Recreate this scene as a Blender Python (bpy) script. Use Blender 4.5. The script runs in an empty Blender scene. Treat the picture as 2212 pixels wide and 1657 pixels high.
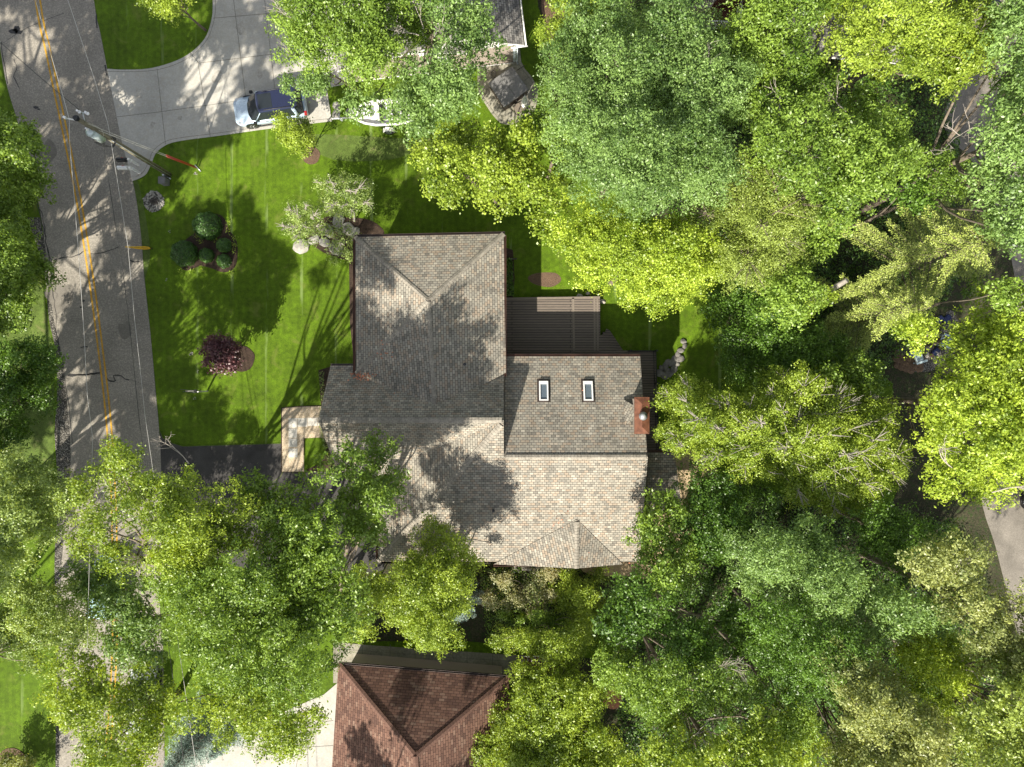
import bpy, bmesh, math, random
import numpy as np
from mathutils import Vector, Matrix
random.seed(7)
SC = bpy.context.scene
COL = SC.collection
PI = math.pi
# ------------------------------------------------------------------ camera, sky, sun, exposure
H = 47.5                 # drone height in metres, lens straight down
PXM = 31.15              # photograph pixels (2212 wide) per metre on the ground
cd = bpy.data.cameras.new('camera'); cam = bpy.data.objects.new('camera', cd); COL.objects.link(cam)
cam.location = (0, 0, H); cam.rotation_euler = (0, 0, 0)
cd.sensor_width = 36; cd.lens = 36 * H * PXM / 2212.0; cd.clip_start = .5; cd.clip_end = 2500
SC.camera = cam
SUN_EL, SUN_AZ = math.radians(39), math.radians(27)     # shadows run up the picture and 27 degrees to the right
w = bpy.data.worlds.new('World'); SC.world = w; w.use_nodes = True
nt = w.node_tree; nt.nodes.clear()
sky = nt.nodes.new('ShaderNodeTexSky'); sky.sky_type = 'NISHITA'; sky.sun_disc = False
sky.sun_elevation = SUN_EL; sky.sun_rotation = PI + SUN_AZ
bg = nt.nodes.new('ShaderNodeBackground'); bg.inputs[1].default_value = .105
wo = nt.nodes.new('ShaderNodeOutputWorld')
hs_ = nt.nodes.new('ShaderNodeHueSaturation'); hs_.inputs['Saturation'].default_value = .38
nt.links.new(sky.outputs[0], hs_.inputs['Color']); nt.links.new(hs_.outputs[0], bg.inputs[0]); nt.links.new(bg.outputs[0], wo.inputs[0])
sl = bpy.data.lights.new('sun', 'SUN'); sl.energy = 5.0; sl.angle = math.radians(.53); sl.color = (1, .935, .81)
sun = bpy.data.objects.new('sun', sl); COL.objects.link(sun)
sdir = Vector((-math.sin(SUN_AZ) * math.cos(SUN_EL), -math.cos(SUN_AZ) * math.cos(SUN_EL), math.sin(SUN_EL)))
sun.rotation_euler = sdir.to_track_quat('Z', 'Y').to_euler(); sun.location = (-30, -40, 40)
SC.view_settings.view_transform = 'Standard'; SC.view_settings.look = 'None'
SC.view_settings.exposure = 1.1; SC.view_settings.gamma = 1
SC.cycles.max_bounces = 6; SC.cycles.diffuse_bounces = 3; SC.cycles.glossy_bounces = 2
SC.cycles.transmission_bounces = 4; SC.cycles.transparent_max_bounces = 6
SC.cycles.use_denoising = True; SC.cycles.caustics_reflective = False; SC.cycles.caustics_refractive = False
SC.cycles.use_adaptive_sampling = True; SC.cycles.adaptive_threshold = .01

# ------------------------------------------------------------------ coordinates
def D(x, y, z=0.0):
    """survey point: where the line of sight through photograph pixel (x, y) is z metres above ground"""
    k = (H - z) / H / PXM
    return Vector(((x - 1106) * k, (828.5 - y) * k, z))
def S(x, y, z=0.0): return D(x * .8564, y * .8564, z)
def P2(pts, z=0.0): return [D(x, y, z) for x, y in pts]

# ------------------------------------------------------------------ objects
def tag(o, label=None, cat=None, group=None, kind=None):
    if label: o['label'] = label
    if cat: o['category'] = cat
    if group: o['group'] = group
    if kind: o['kind'] = kind
    return o
def thing(name, label, cat, loc=(0, 0, 0), rz=0, group=None):
    o = bpy.data.objects.new(name, None); COL.objects.link(o)
    o.location = loc; o.rotation_euler = (0, 0, rz); o.empty_display_size = .3
    return tag(o, label, cat, group)
def link(name, me, mat=None, parent=None, world=False):
    o = bpy.data.objects.new(name, me); COL.objects.link(o)
    if mat is not None and not me.materials:
        for m in (mat if isinstance(mat, (list, tuple)) else [mat]): me.materials.append(m)
    if parent is not None:
        o.parent = parent
        if world:      # geometry given in world coordinates under a moved root
            M = Matrix.Translation(parent.location) @ Matrix.Rotation(parent.rotation_euler[2], 4, 'Z')
            if parent.parent is not None:
                q = parent.parent
                M = Matrix.Translation(q.location) @ Matrix.Rotation(q.rotation_euler[2], 4, 'Z') @ M
            o.matrix_parent_inverse = M.inverted()
    return o
def obj(name, bm, mat=None, parent=None, smooth=False, world=False):
    me = bpy.data.meshes.new(name); bm.to_mesh(me); bm.free()
    if smooth:
        for p in me.polygons: p.use_smooth = True
    return link(name, me, mat, parent, world)
def NB(): return bmesh.new()
def box(bm, x0, x1, y0, y1, z0, z1, bev=0, M=None, mi=0):
    r = bmesh.ops.create_cube(bm, size=1)['verts']
    for v in r:
        v.co = Vector(((x0 + x1) / 2 + v.co.x * (x1 - x0), (y0 + y1) / 2 + v.co.y * (y1 - y0), (z0 + z1) / 2 + v.co.z * (z1 - z0)))
    fs = {f for v in r for f in v.link_faces}
    if bev:
        rr = bmesh.ops.bevel(bm, geom=list({e for f in fs for e in f.edges}), offset=bev, segments=2, affect='EDGES')
        vs = {v for f in rr['faces'] for v in f.verts}; fs = set(rr['faces'])
        for v in list(vs):
            for f in v.link_faces: fs.add(f)
        vs = {v for f in fs for v in f.verts}
    else: vs = set(r)
    if M is not None:
        for v in vs: v.co = M @ v.co
    for f in fs: f.material_index = mi
    return fs
def tube(bm, pts, rad, n=6, caps=True, mi=0):
    pts = [Vector(p) for p in pts]; N = len(pts)
    if not hasattr(rad, '__len__'): rad = [rad] * N
    rings = []; up = Vector((0, 0, 1))
    for i, p in enumerate(pts):
        t = (pts[min(i + 1, N - 1)] - pts[max(i - 1, 0)])
        t = t.normalized() if t.length > 1e-6 else up
        a = t.cross(Vector((0, 0, 1)) if abs(t.z) < .9 else Vector((1, 0, 0))).normalized(); b = t.cross(a)
        rings.append([bm.verts.new(p + (a * math.cos(2 * PI * k / n) + b * math.sin(2 * PI * k / n)) * rad[i]) for k in range(n)])
    for i in range(N - 1):
        for k in range(n):
            f = bm.faces.new((rings[i][k], rings[i][(k + 1) % n], rings[i + 1][(k + 1) % n], rings[i + 1][k])); f.smooth = True; f.material_index = mi
    if caps:
        for r in (rings[0][::-1], rings[-1]):
            f = bm.faces.new(r); f.material_index = mi
def cyl(bm, c, r, h, n=20, r2=None, M=None, mi=0):
    r2 = r if r2 is None else r2
    a = [Vector((c[0] + r * math.cos(2 * PI * k / n), c[1] + r * math.sin(2 * PI * k / n), c[2])) for k in range(n)]
    b = [Vector((c[0] + r2 * math.cos(2 * PI * k / n), c[1] + r2 * math.sin(2 * PI * k / n), c[2] + h)) for k in range(n)]
    if M is not None: a = [M @ v for v in a]; b = [M @ v for v in b]
    a = [bm.verts.new(v) for v in a]; b = [bm.verts.new(v) for v in b]
    for k in range(n):
        f = bm.faces.new((a[k], a[(k + 1) % n], b[(k + 1) % n], b[k])); f.smooth = True; f.material_index = mi
    for r_ in (a[::-1], b): f = bm.faces.new(r_); f.material_index = mi
def prism(bm, pts, z0, z1, mi=0):
    """plan polygon extruded from z0 to z1; pts any (x, y[, z])"""
    ar = sum(pts[i][0] * pts[(i + 1) % len(pts)][1] - pts[(i + 1) % len(pts)][0] * pts[i][1] for i in range(len(pts)))
    if ar < 0: pts = pts[::-1]
    a = [bm.verts.new((p[0], p[1], z0)) for p in pts]; b = [bm.verts.new((p[0], p[1], z1)) for p in pts]
    n = len(pts); fs = []
    for k in range(n): fs.append(bm.faces.new((a[k], a[(k + 1) % n], b[(k + 1) % n], b[k])))
    t = bm.faces.new(b); u = bm.faces.new(a[::-1])
    for f in fs + [t, u]: f.material_index = mi
    bm.normal_update()
    bmesh.ops.triangulate(bm, faces=[t, u])
def smooth_poly(pts, k=6, closed=True):
    out = []; n = len(pts); rng = range(n) if closed else range(n - 1)
    for i in rng:
        if closed: p0, p1, p2, p3 = (Vector(pts[(i + j - 1) % n]) for j in range(4))
        else: p0, p1, p2, p3 = (Vector(pts[min(max(i + j - 1, 0), n - 1)]) for j in range(4))
        for s in range(k):
            t = s / k
            out.append(.5 * ((2 * p1) + (p2 - p0) * t + (2 * p0 - 5 * p1 + 4 * p2 - p3) * t * t + (3 * p1 - p0 - 3 * p2 + p3) * t ** 3))
    if not closed: out.append(Vector(pts[-1]))
    return out
def sheet(name, pts, z, mat, kind='structure', th=None, z0=-.05):
    bm = NB(); prism(bm, pts, z0, z)
    o = obj(name, bm, mat); o['kind'] = kind; return o
def ribbon(bm, pts, wd, z, mi=0):
    n = len(pts); L, R = [], []
    for i in range(n):
        p = Vector(pts[i][:2]); t = (Vector(pts[min(i + 1, n - 1)][:2]) - Vector(pts[max(i - 1, 0)][:2])).normalized()
        w_ = wd[i] if hasattr(wd, '__len__') else wd
        nn = Vector((-t.y, t.x)) * w_ / 2
        L.append(bm.verts.new((*(p + nn), z))); R.append(bm.verts.new((*(p - nn), z)))
    for i in range(n - 1):
        f = bm.faces.new((R[i], R[i + 1], L[i + 1], L[i])); f.material_index = mi
    bm.normal_update()

# ------------------------------------------------------------------ materials
def M_(name):
    m = bpy.data.materials.new(name); m.use_nodes = True; t = m.node_tree
    b = t.nodes['Principled BSDF']; return m, t, b, t.nodes.new, t.links.new
def rgb(c): return (c[0], c[1], c[2], 1)
def ramp(N, L, src, stops, interp='LINEAR'):
    r = N('ShaderNodeValToRGB'); r.color_ramp.interpolation = interp
    e = r.color_ramp.elements
    while len(e) < len(stops): e.new(.5)
    for q, (p, c) in zip(e, stops): q.position = p; q.color = rgb(c) if hasattr(c, '__len__') else (c, c, c, 1)
    L(src, r.inputs[0]); return r.outputs[0]
def noise(N, L, co, scale, detail=4, rough=.6, dist=0):
    n = N('ShaderNodeTexNoise'); n.inputs['Scale'].default_value = scale; n.inputs['Detail'].default_value = detail
    n.inputs['Roughness'].default_value = rough; n.inputs['Distortion'].default_value = dist
    if co is not None: L(co, n.inputs['Vector'])
    return n.outputs['Fac']
def mix(N, L, f, a, b, mode='MIX'):
    m = N('ShaderNodeMix'); m.data_type = 'RGBA'; m.blend_type = mode
    for s, v in ((0, f), (6, a), (7, b)):
        if hasattr(v, 'is_linked') or hasattr(v, 'links'): L(v, m.inputs[s])
        else: m.inputs[s].default_value = rgb(v) if hasattr(v, '__len__') else v
    return m.outputs[2]
def mapping(N, L, co, sc=(1, 1, 1), rot=(0, 0, 0), loc=(0, 0, 0)):
    m = N('ShaderNodeMapping'); m.inputs['Scale'].default_value = sc; m.inputs['Rotation'].default_value = rot
    m.inputs['Location'].default_value = loc; L(co, m.inputs['Vector']); return m.outputs[0]
def bump(N, L, b, h, st, dist=.02):
    k = N('ShaderNodeBump'); k.inputs['Strength'].default_value = st; k.inputs['Distance'].default_value = dist
    L(h, k.inputs['Height']); L(k.outputs[0], b.inputs['Normal'])
def geo(N): return N('ShaderNodeNewGeometry').outputs['Position']
def simple(name, c, rough=.6, metal=0, var=.15, scale=6, spec=.5):
    m, t, b, N, L = M_(name); b.inputs['Roughness'].default_value = rough; b.inputs['Metallic'].default_value = metal
    b.inputs['Specular IOR Level'].default_value = spec
    if var:
        co = N('ShaderNodeTexCoord').outputs['Object']; f = noise(N, L, co, scale, 5)
        L(ramp(N, L, f, [(.3, [v * (1 - var) for v in c]), (.7, [min(1, v * (1 + var)) for v in c])]), b.inputs['Base Color'])
    else: b.inputs['Base Color'].default_value = rgb(c)
    return m
def granular(name, c1, c2, c3=None, fine=60, big=.6, bigamt=.25, rough=.9, bs=.4, bd=.02, cells=None):
    """two-colour grain with large weathering patches, in world metres"""
    m, t, b, N, L = M_(name); co = geo(N); b.inputs['Roughness'].default_value = rough
    b.inputs['Specular IOR Level'].default_value = .25
    f = noise(N, L, co, fine, 3, .7); base = ramp(N, L, f, [(.32, c1), (.68, c2)])
    if c3:
        f3 = noise(N, L, co, fine * .35, 4, .7); base = mix(N, L, ramp(N, L, f3, [(.5, 0), (.62, 1)]), base, c3)
    fb = noise(N, L, co, big, 5, .6, .4)
    base = mix(N, L, 1.0, base, ramp(N, L, fb, [(.3, 1 - bigamt), (.7, 1 + bigamt * .6)]), 'MULTIPLY')
    L(base, b.inputs['Base Color'])
    h = f
    if cells:
        v = N('ShaderNodeTexVoronoi'); v.inputs['Scale'].default_value = cells; L(co, v.inputs['Vector']); h = v.outputs['Distance']
        base2 = mix(N, L, ramp(N, L, v.outputs['Distance'], [(.0, 0), (.55, 1)]), base, mix(N, L, .85, base, (0, 0, 0)))
        L(base2, b.inputs['Base Color'])
    bump(N, L, b, h, bs, bd); return m
def m_lawn(name, a, b_, c, stripes=True, dry=None):
    m, t, b, N, L = M_(name); co = geo(N); b.inputs['Roughness'].default_value = .85
    b.inputs['Specular IOR Level'].default_value = .2
    f1 = noise(N, L, mapping(N, L, co, (1, 1.0, 1)), 22, 4, .75)
    f2 = noise(N, L, co, .45, 5, .6, .5); f3 = noise(N, L, co, 3.2, 4, .6)
    base = ramp(N, L, f1, [(.28, a), (.5, b_), (.75, c)])
    base = mix(N, L, 1.0, base, ramp(N, L, f2, [(.25, .65), (.75, 1.3)]), 'MULTIPLY')
    base = mix(N, L, 1.0, base, ramp(N, L, f3, [(.3, .68), (.7, 1.22)]), 'MULTIPLY')
    if stripes:
        wv = N('ShaderNodeTexWave'); wv.bands_direction = 'X'; wv.inputs['Scale'].default_value = .62; wv.inputs['Distortion'].default_value = .6
        wv.inputs['Detail'].default_value = 1; wv.inputs['Detail Scale'].default_value = .12; L(mapping(N, L, co, rot=(0, 0, -.02)), wv.inputs['Vector'])
        base = mix(N, L, 1.0, base, ramp(N, L, wv.outputs['Fac'], [(.35, .95), (.8, 1.05)]), 'MULTIPLY')
        w2 = N('ShaderNodeTexWave'); w2.bands_direction = 'X'; w2.inputs['Scale'].default_value = .13; w2.inputs['Distortion'].default_value = .3
        L(mapping(N, L, co, loc=(1.3, 0, 0)), w2.inputs['Vector'])
        tr = ramp(N, L, w2.outputs['Fac'], [(.97, 0), (.995, .8)])
        base = mix(N, L, mix(N, L, 1.0, tr, ramp(N, L, noise(N, L, mapping(N, L, co, (1, .15, 1)), 1.3, 3), [(.5, 0), (.62, .8)]), 'MULTIPLY'), base, (.2, .27, .09))
    if dry:
        fd = noise(N, L, co, .9, 6, .65, .8)
        base = mix(N, L, ramp(N, L, fd, [(.56, 0), (.74, .7)]), base, dry)
    L(base, b.inputs['Base Color'])
    bump(N, L, b, f1, .9, .05); return m
def m_shingle(name, stops, bw=.27, rh=.165, big=.15, mortar=(.035, .032, .03)):
    m, t, b, N, L = M_(name); b.inputs['Roughness'].default_value = .92; b.inputs['Specular IOR Level'].default_value = .25
    uv = N('ShaderNodeUVMap').outputs[0]
    br = N('ShaderNodeTexBrick'); L(uv, br.inputs['Vector'])
    for k, v in (('Color1', (0, 0, 0, 1)), ('Color2', (1, 1, 1, 1)), ('Mortar', (.5, .5, .5, 1)), ('Scale', 1), ('Mortar Size', .011), ('Mortar Smooth', .25),
                 ('Brick Width', bw), ('Row Height', rh), ('Bias', 0)): br.inputs[k].default_value = v
    br.offset = .5; br.squash = 1
    col = ramp(N, L, br.outputs['Color'], stops)
    g = noise(N, L, uv, 70, 3, .7)
    col = mix(N, L, 1.0, col, ramp(N, L, g, [(.3, .8), (.7, 1.18)]), 'MULTIPLY')
    f = noise(N, L, uv, .5, 5, .65, .6)
    col = mix(N, L, 1.0, col, ramp(N, L, f, [(.3, 1 - big), (.7, 1 + big)]), 'MULTIPLY')
    st = noise(N, L, mapping(N, L, uv, (2.2, .16, 1)), 1.0, 4, .6)
    col = mix(N, L, 1.0, col, ramp(N, L, st, [(.35, .86), (.6, 1.03)]), 'MULTIPLY')
    col = mix(N, L, br.outputs['Fac'], col, mortar)
    L(col, b.inputs['Base Color'])
    inv = ramp(N, L, br.outputs['Fac'], [(0, 1), (1, 0)])
    hh = mix(N, L, .25, inv, br.outputs['Color']); bump(N, L, b, hh, .8, .02); return m
def m_boards(name, c1, c2, axis=0, pitch=.15, rough=.7, gap=.02, length=3.6):
    m, t, b, N, L = M_(name); b.inputs['Roughness'].default_value = rough
    co = mapping(N, L, geo(N), rot=(0, 0, 0 if axis == 0 else PI / 2))
    br = N('ShaderNodeTexBrick'); L(co, br.inputs['Vector'])
    for k, v in (('Color1', rgb(c1)), ('Color2', rgb(c2)), ('Mortar', (.01, .01, .01, 1)), ('Scale', 1), ('Mortar Size', gap), ('Mortar Smooth', .3),
                 ('Brick Width', length), ('Row Height', pitch)): br.inputs[k].default_value = v
    col = mix(N, L, 1.0, br.outputs['Color'], ramp(N, L, noise(N, L, mapping(N, L, co, (.6, 8, 1)), 4, 4), [(.3, .8), (.7, 1.15)]), 'MULTIPLY')
    L(col, b.inputs['Base Color']); bump(N, L, b, ramp(N, L, br.outputs['Fac'], [(0, 1), (1, 0)]), .8, .02); return m
def m_leaf(name, dark, light, trans=None, tw=.32, rough=.42, spec=.5):
    m, t, b, N, L = M_(name)
    a = N('ShaderNodeAttribute'); a.attribute_name = 'tint'
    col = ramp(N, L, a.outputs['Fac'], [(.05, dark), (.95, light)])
    b.inputs['Roughness'].default_value = rough; b.inputs['Specular IOR Level'].default_value = spec
    L(col, b.inputs['Base Color'])
    tr = N('ShaderNodeBsdfTranslucent')
    tc = mix(N, L, 1.0, col, trans or (1.5, 1.35, .5), 'MULTIPLY'); L(tc, tr.inputs['Color'])
    mx = N('ShaderNodeMixShader'); mx.inputs[0].default_value = tw
    L(b.outputs[0], mx.inputs[1]); L(tr.outputs[0], mx.inputs[2])
    L(mx.outputs[0], t.nodes['Material Output'].inputs[0]); return m
def m_glass(name, c=(.02, .025, .03), rough=.05):
    m, t, b, N, L = M_(name); b.inputs['Base Color'].default_value = rgb(c); b.inputs['Roughness'].default_value = rough
    b.inputs['Specular IOR Level'].default_value = .4; return m
def m_paint(name, c, rough=.28, metal=0, coat=1):
    m, t, b, N, L = M_(name); b.inputs['Base Color'].default_value = rgb(c); b.inputs['Roughness'].default_value = rough
    b.inputs['Metallic'].default_value = metal; b.inputs['Coat Weight'].default_value = coat; b.inputs['Coat Roughness'].default_value = .06
    co = N('ShaderNodeTexCoord').outputs['Object']; f = noise(N, L, co, 3, 5)
    L(ramp(N, L, f, [(.3, rough * .8), (.7, rough * 1.4)]), b.inputs['Roughness']); return m

M = {}
M['lawn'] = m_lawn('lawn', (.028, .062, .003), (.08, .146, .004), (.175, .25, .016), dry=(.15, .17, .035))
M['roughgrass'] = m_lawn('rough_grass', (.05, .09, .015), (.09, .14, .025), (.18, .2, .06), stripes=False, dry=(.24, .22, .1))
M['asphalt'] = granular('old_asphalt', (.15, .135, .112), (.30, .275, .235), (.33, .30, .255), fine=26, big=.35, bigamt=.2, bs=.25, bd=.01)
M['newasphalt'] = granular('fresh_asphalt', (.035, .033, .033), (.085, .08, .076), fine=30, big=.8, bigamt=.3, bs=.3, bd=.01)
M['backlane'] = granular('back_lane', (.14, .125, .105), (.25, .225, .19), fine=20, big=.6, bigamt=.3)
M['concrete'] = granular('broom_concrete', (.36, .345, .31), (.47, .45, .405), (.40, .375, .325), fine=9, big=.5, bigamt=.16, bs=.1, bd=.004)
M['oldconcrete'] = granular('weathered_concrete', (.19, .18, .14), (.34, .32, .26), (.27, .25, .19), fine=7, big=.7, bigamt=.3, bs=.1, bd=.004)
M['joint'] = simple('sawn_joint', (.13, .12, .10), .95)
M['aggregate'] = granular('exposed_aggregate', (.26, .19, .115), (.62, .53, .40), (.5, .4, .28), fine=14, big=1.2, bigamt=.15, bs=.6, bd=.02)
M['paver'] = granular('pale_paver', (.5, .47, .41), (.64, .61, .55), fine=10, big=1.5, bigamt=.12, bs=.1, bd=.004)
M['gravel'] = granular('road_gravel', (.22, .20, .17), (.52, .49, .43), fine=13, big=.7, bigamt=.3, bs=1, bd=.05, cells=11)
M['mulch'] = granular('bark_mulch', (.02, .014, .01), (.085, .055, .038), fine=22, big=1.5, bigamt=.3, bs=1, bd=.04)
M['mulch2'] = granular('brown_mulch', (.06, .038, .024), (.20, .13, .085), fine=22, big=1.5, bigamt=.2, bs=1, bd=.04)
M['sand'] = granular('tan_patio', (.33, .245, .145), (.5, .385, .24), fine=14, big=.9, bigamt=.2, bs=.2, bd=.01)
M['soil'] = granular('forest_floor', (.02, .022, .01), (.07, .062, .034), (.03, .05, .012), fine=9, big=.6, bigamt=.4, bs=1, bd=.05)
M['stone'] = simple('fieldstone', (.36, .33, .28), .9, var=.3, scale=3)
M['stonew'] = simple('limestone', (.30, .285, .25), .9, var=.25, scale=4)
M['stoned'] = simple('grey_boulder', (.16, .15, .135), .9, var=.35, scale=3)
M['yellow'] = granular('road_yellow', (.42, .22, .02), (.62, .36, .04), (.35, .22, .06), fine=18, big=1.2, bigamt=.2, bs=.1, bd=.003)
M['tar'] = simple('tar_seal', (.02, .019, .019), .5)
M['shingle'] = m_shingle('shingle_tan', [(.0, (.175, .16, .135)), (.2, (.25, .232, .195)), (.55, (.31, .285, .235)), (.8, (.29, .232, .175)), (1, (.38, .35, .29))])
M['shcap'] = granular('shingle_cap', (.20, .18, .15), (.33, .30, .25), fine=9, big=2, bigamt=.3, bs=.3, bd=.01)
M['shingleg'] = m_shingle('shingle_grey', [(.0, (.12, .115, .11)), (.5, (.22, .205, .19)), (1, (.35, .33, .30))], .3, .17)
M['shingler'] = m_shingle('shingle_red', [(.0, (.10, .055, .042)), (.4, (.145, .078, .056)), (.8, (.18, .10, .072)), (1, (.21, .135, .10))], .36, .165, mortar=(.03, .015, .012))
M['siding'] = simple('siding_taupe', (.30, .25, .21), .8, var=.05)
M['sidingw'] = simple('siding_white', (.72, .70, .66), .6, var=.05)
M['brickw'] = simple('wall_brown', (.10, .035, .02), .85, var=.2)
M['gutter'] = simple('gutter_brown', (.055, .04, .035), .45, metal=.3, var=.3)
M['copper'] = simple('copper_sheet', (.17, .07, .04), .45, metal=.5, var=.5, scale=2.5)
M['copperd'] = simple('copper_gutter', (.10, .05, .035), .5, metal=.5, var=.6, scale=.9)
M['steel'] = simple('galvanised_steel', (.58, .6, .62), .35, metal=.7, var=.1)
M['white'] = simple('white_paint', (.78, .77, .75), .45, var=.04)
M['black'] = simple('black_plastic', (.015, .015, .017), .4, var=.1)
M['deck'] = m_boards('deck_boards', (.125, .10, .08), (.155, .125, .10), 0, .175, gap=.018, length=8)
M['deckedge'] = simple('deck_border', (.17, .14, .11), .7, var=.12)
M['glass'] = m_glass('window_glass')
M['skyglass'] = m_glass('skylight_glass', (.11, .14, .17), .15)
M['pole'] = simple('pole_wood', (.17, .15, .10), .9, var=.3, scale=4)
M['bark'] = simple('bark', (.15, .12, .09), .95, var=.35, scale=5)
M['barkg'] = simple('bark_grey', (.30, .27, .235), .95, var=.3, scale=5)
M['dead'] = simple('dead_wood', (.33, .29, .25), .9, var=.25, scale=5)
M['wire'] = simple('wire_bright', (.55, .53, .5), .5, metal=.2, var=0)
M['wired'] = simple('wire_dark', (.03, .03, .03), .6, var=0)
M['tank'] = simple('transformer_paint', (.55, .62, .62), .35, var=.15, scale=4)
M['orange'] = simple('guy_guard_orange', (.45, .06, .025), .4, var=.05)
M['signy'] = simple('marker_yellow', (.75, .42, .01), .4, var=.12, scale=9)
M['cedar'] = simple('cedar', (.42, .15, .075), .6, var=.2)
M['cover'] = simple('spa_cover', (.15, .147, .145), .55, var=.2, scale=1.5)
M['navy'] = simple('navy_cushion', (.015, .025, .09), .8, var=.1)
M['chairb'] = simple('pale_blue_plastic', (.38, .47, .50), .5, var=.05)
M['tyre'] = simple('tyre', (.018, .018, .018), .85, var=.1)
M['rim'] = simple('alloy', (.32, .32, .33), .3, metal=.9, var=.1)
M['red'] = m_paint('tail_red', (.35, .01, .01))
# ------------------------------------------------------------------ the ground
R_ = 420
bm = NB(); prism(bm, [(-R_, -R_), (R_, -R_), (R_, R_), (-R_, R_)], -.6, 0)
ground = obj('ground', bm, M['lawn']); ground['kind'] = 'structure'
# road: left and right edges
RL = [(-60, -700), (-32, -300), (-8, 0), (0, 97), (14, 180), (36, 255), (66, 360), (88, 460), (100, 552), (117, 690), (133, 765), (146, 880), (153, 979), (146, 1100), (134, 1210), (130, 1400), (128, 1657), (126, 1900), (110, 2500)]
RR = [(90, -700), (165, -300), (203, 0), (217, 72), (232, 150), (262, 300), (288, 395), (304, 500), (312, 600), (325, 720), (335, 830), (344, 930), (352, 1060), (350, 1200), (345, 1300), (352, 1400), (356, 1657), (360, 1900), (350, 2500)]
rl = smooth_poly(P2(RL), 5, False); rr = smooth_poly(P2(RR), 5, False)
sheet('road', rl + rr[::-1], .02, M['asphalt'])
YL = [(-20, -700), (48, -300), (82, 0), (104, 110), (126, 215), (148, 320), (170, 430), (188, 540), (204, 650), (218, 760), (230, 860), (238, 950), (246, 1090), (249, 1250), (248, 1390), (240, 1545), (230, 1657), (215, 1900), (190, 2500)]
yl = smooth_poly(P2(YL), 5, False)
bm = NB()
for s in (-.155, .155):
    q = []
    for i, p in enumerate(yl):
        t = (yl[min(i + 1, len(yl) - 1)] - yl[max(i - 1, 0)]).normalized(); q.append((p.x - t.y * s, p.y + t.x * s))
    ribbon(bm, q, .12, .026)
o = obj('road_centre_lines', bm, M['yellow']); o['kind'] = 'structure'
def crack(pts, wd, z=.024, jag=.05, name='tar_seam', mat='tar', k=3):
    q = smooth_poly(pts, k, False); q = [(p.x + random.uniform(-jag, jag), p.y + random.uniform(-jag, jag)) for p in q]
    bm = NB(); ribbon(bm, q, [wd * random.uniform(.5, 1.4) for _ in q], z); o = obj(name, bm, M[mat]); o['kind'] = 'structure'
crack(P2([(118, 560), (140, 556), (165, 553), (186, 540)]), .07)
crack(P2([(196, 548), (225, 545), (256, 534)]), .05); crack(P2([(280, 562), (296, 566), (307, 567)]), .06)
crack(P2([(146, 812), (180, 810), (205, 807), (220, 804)]), .1); crack(P2([(150, 808), (190, 809), (222, 807)]), .06)
crack(P2([(228, 806), (236, 820), (250, 822), (246, 812), (256, 810), (278, 821)]), .08)
crack(P2([(278, 821), (320, 832)]), .025); crack(P2([(174, 752), (190, 749)]), .1)
crack(P2([(80, 440), (90, 480), (100, 520), (108, 570), (112, 610), (118, 660), (124, 720), (128, 760)]), .05, jag=.07, k=5)
crack(P2([(86, 450), (98, 500), (104, 540), (116, 600), (122, 640)]), .05, jag=.1, k=5)
crack(P2([(136, 770), (142, 830), (150, 880), (156, 960)]), .035, jag=.03)
crack(P2([(209, 30), (211, 60)]), .08); crack(P2([(228, 140), (232, 165)]), .09)
crack(P2([(5, 95), (60, 60), (140, 28)]), .03, jag=.02); crack(P2([(3, 90), (8, 130), (16, 180)]), .05)
crack(P2([(30, 128), (38, 145), (30, 165), (42, 190)]), .05)
M['patch'] = granular('road_patch', (.11, .10, .085), (.23, .21, .18), fine=30, big=1, bigamt=.2, bs=.2, bd=.01)
M['stain'] = granular('stained_concrete', (.30, .285, .25), (.42, .395, .35), fine=11, big=2, bigamt=.3, bs=.1, bd=.004)
for c, r, zz_, mt in (((128, 640), 1.1, .0215, 'patch'), ((270, 715), .5, .0215, 'patch'), ((100, 330), .7, .0215, 'patch'), ((400, 215), .28, .0375, 'stain'), ((470, 170), .4, .0375, 'stain'), ((330, 270), .22, .0375, 'stain'),
        ((560, 160), .3, .0375, 'stain'), ((520, 60), .35, .0375, 'stain'), ((300, 205), .3, .0375, 'stain'), ((390, 255), .16, .0375, 'stain')):
    p = D(*c); bm = NB(); pp = smooth_poly([(p.x + r * random.uniform(.5, 1.2) * math.cos(a), p.y + 1.3 * r * random.uniform(.5, 1.2) * math.sin(a)) for a in [k * PI / 5 for k in range(10)]], 3)
    prism(bm, pp, zz_ - .003, zz_); o = obj('worn_patch', bm, M[mt]); o['kind'] = 'structure'
for c, r in (((30, 68), .35), ((36, 62), .3), ((208 - 130, 232), .2), ((84, 236), .12), ((42, 70), .28), ((210, 508), .1), ((180, 650), .16), ((176, 664), .14)):
    p = D(*c); bm = NB()
    prism(bm, [(p.x + r * random.uniform(.6, 1.2) * math.cos(a), p.y + .6 * r * random.uniform(.6, 1.2) * math.sin(a)) for a in [k * PI / 6 for k in range(12)]], .0205, .0235)
    o = obj('oil_stain', bm, M['tar']); o['kind'] = 'structure'
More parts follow.
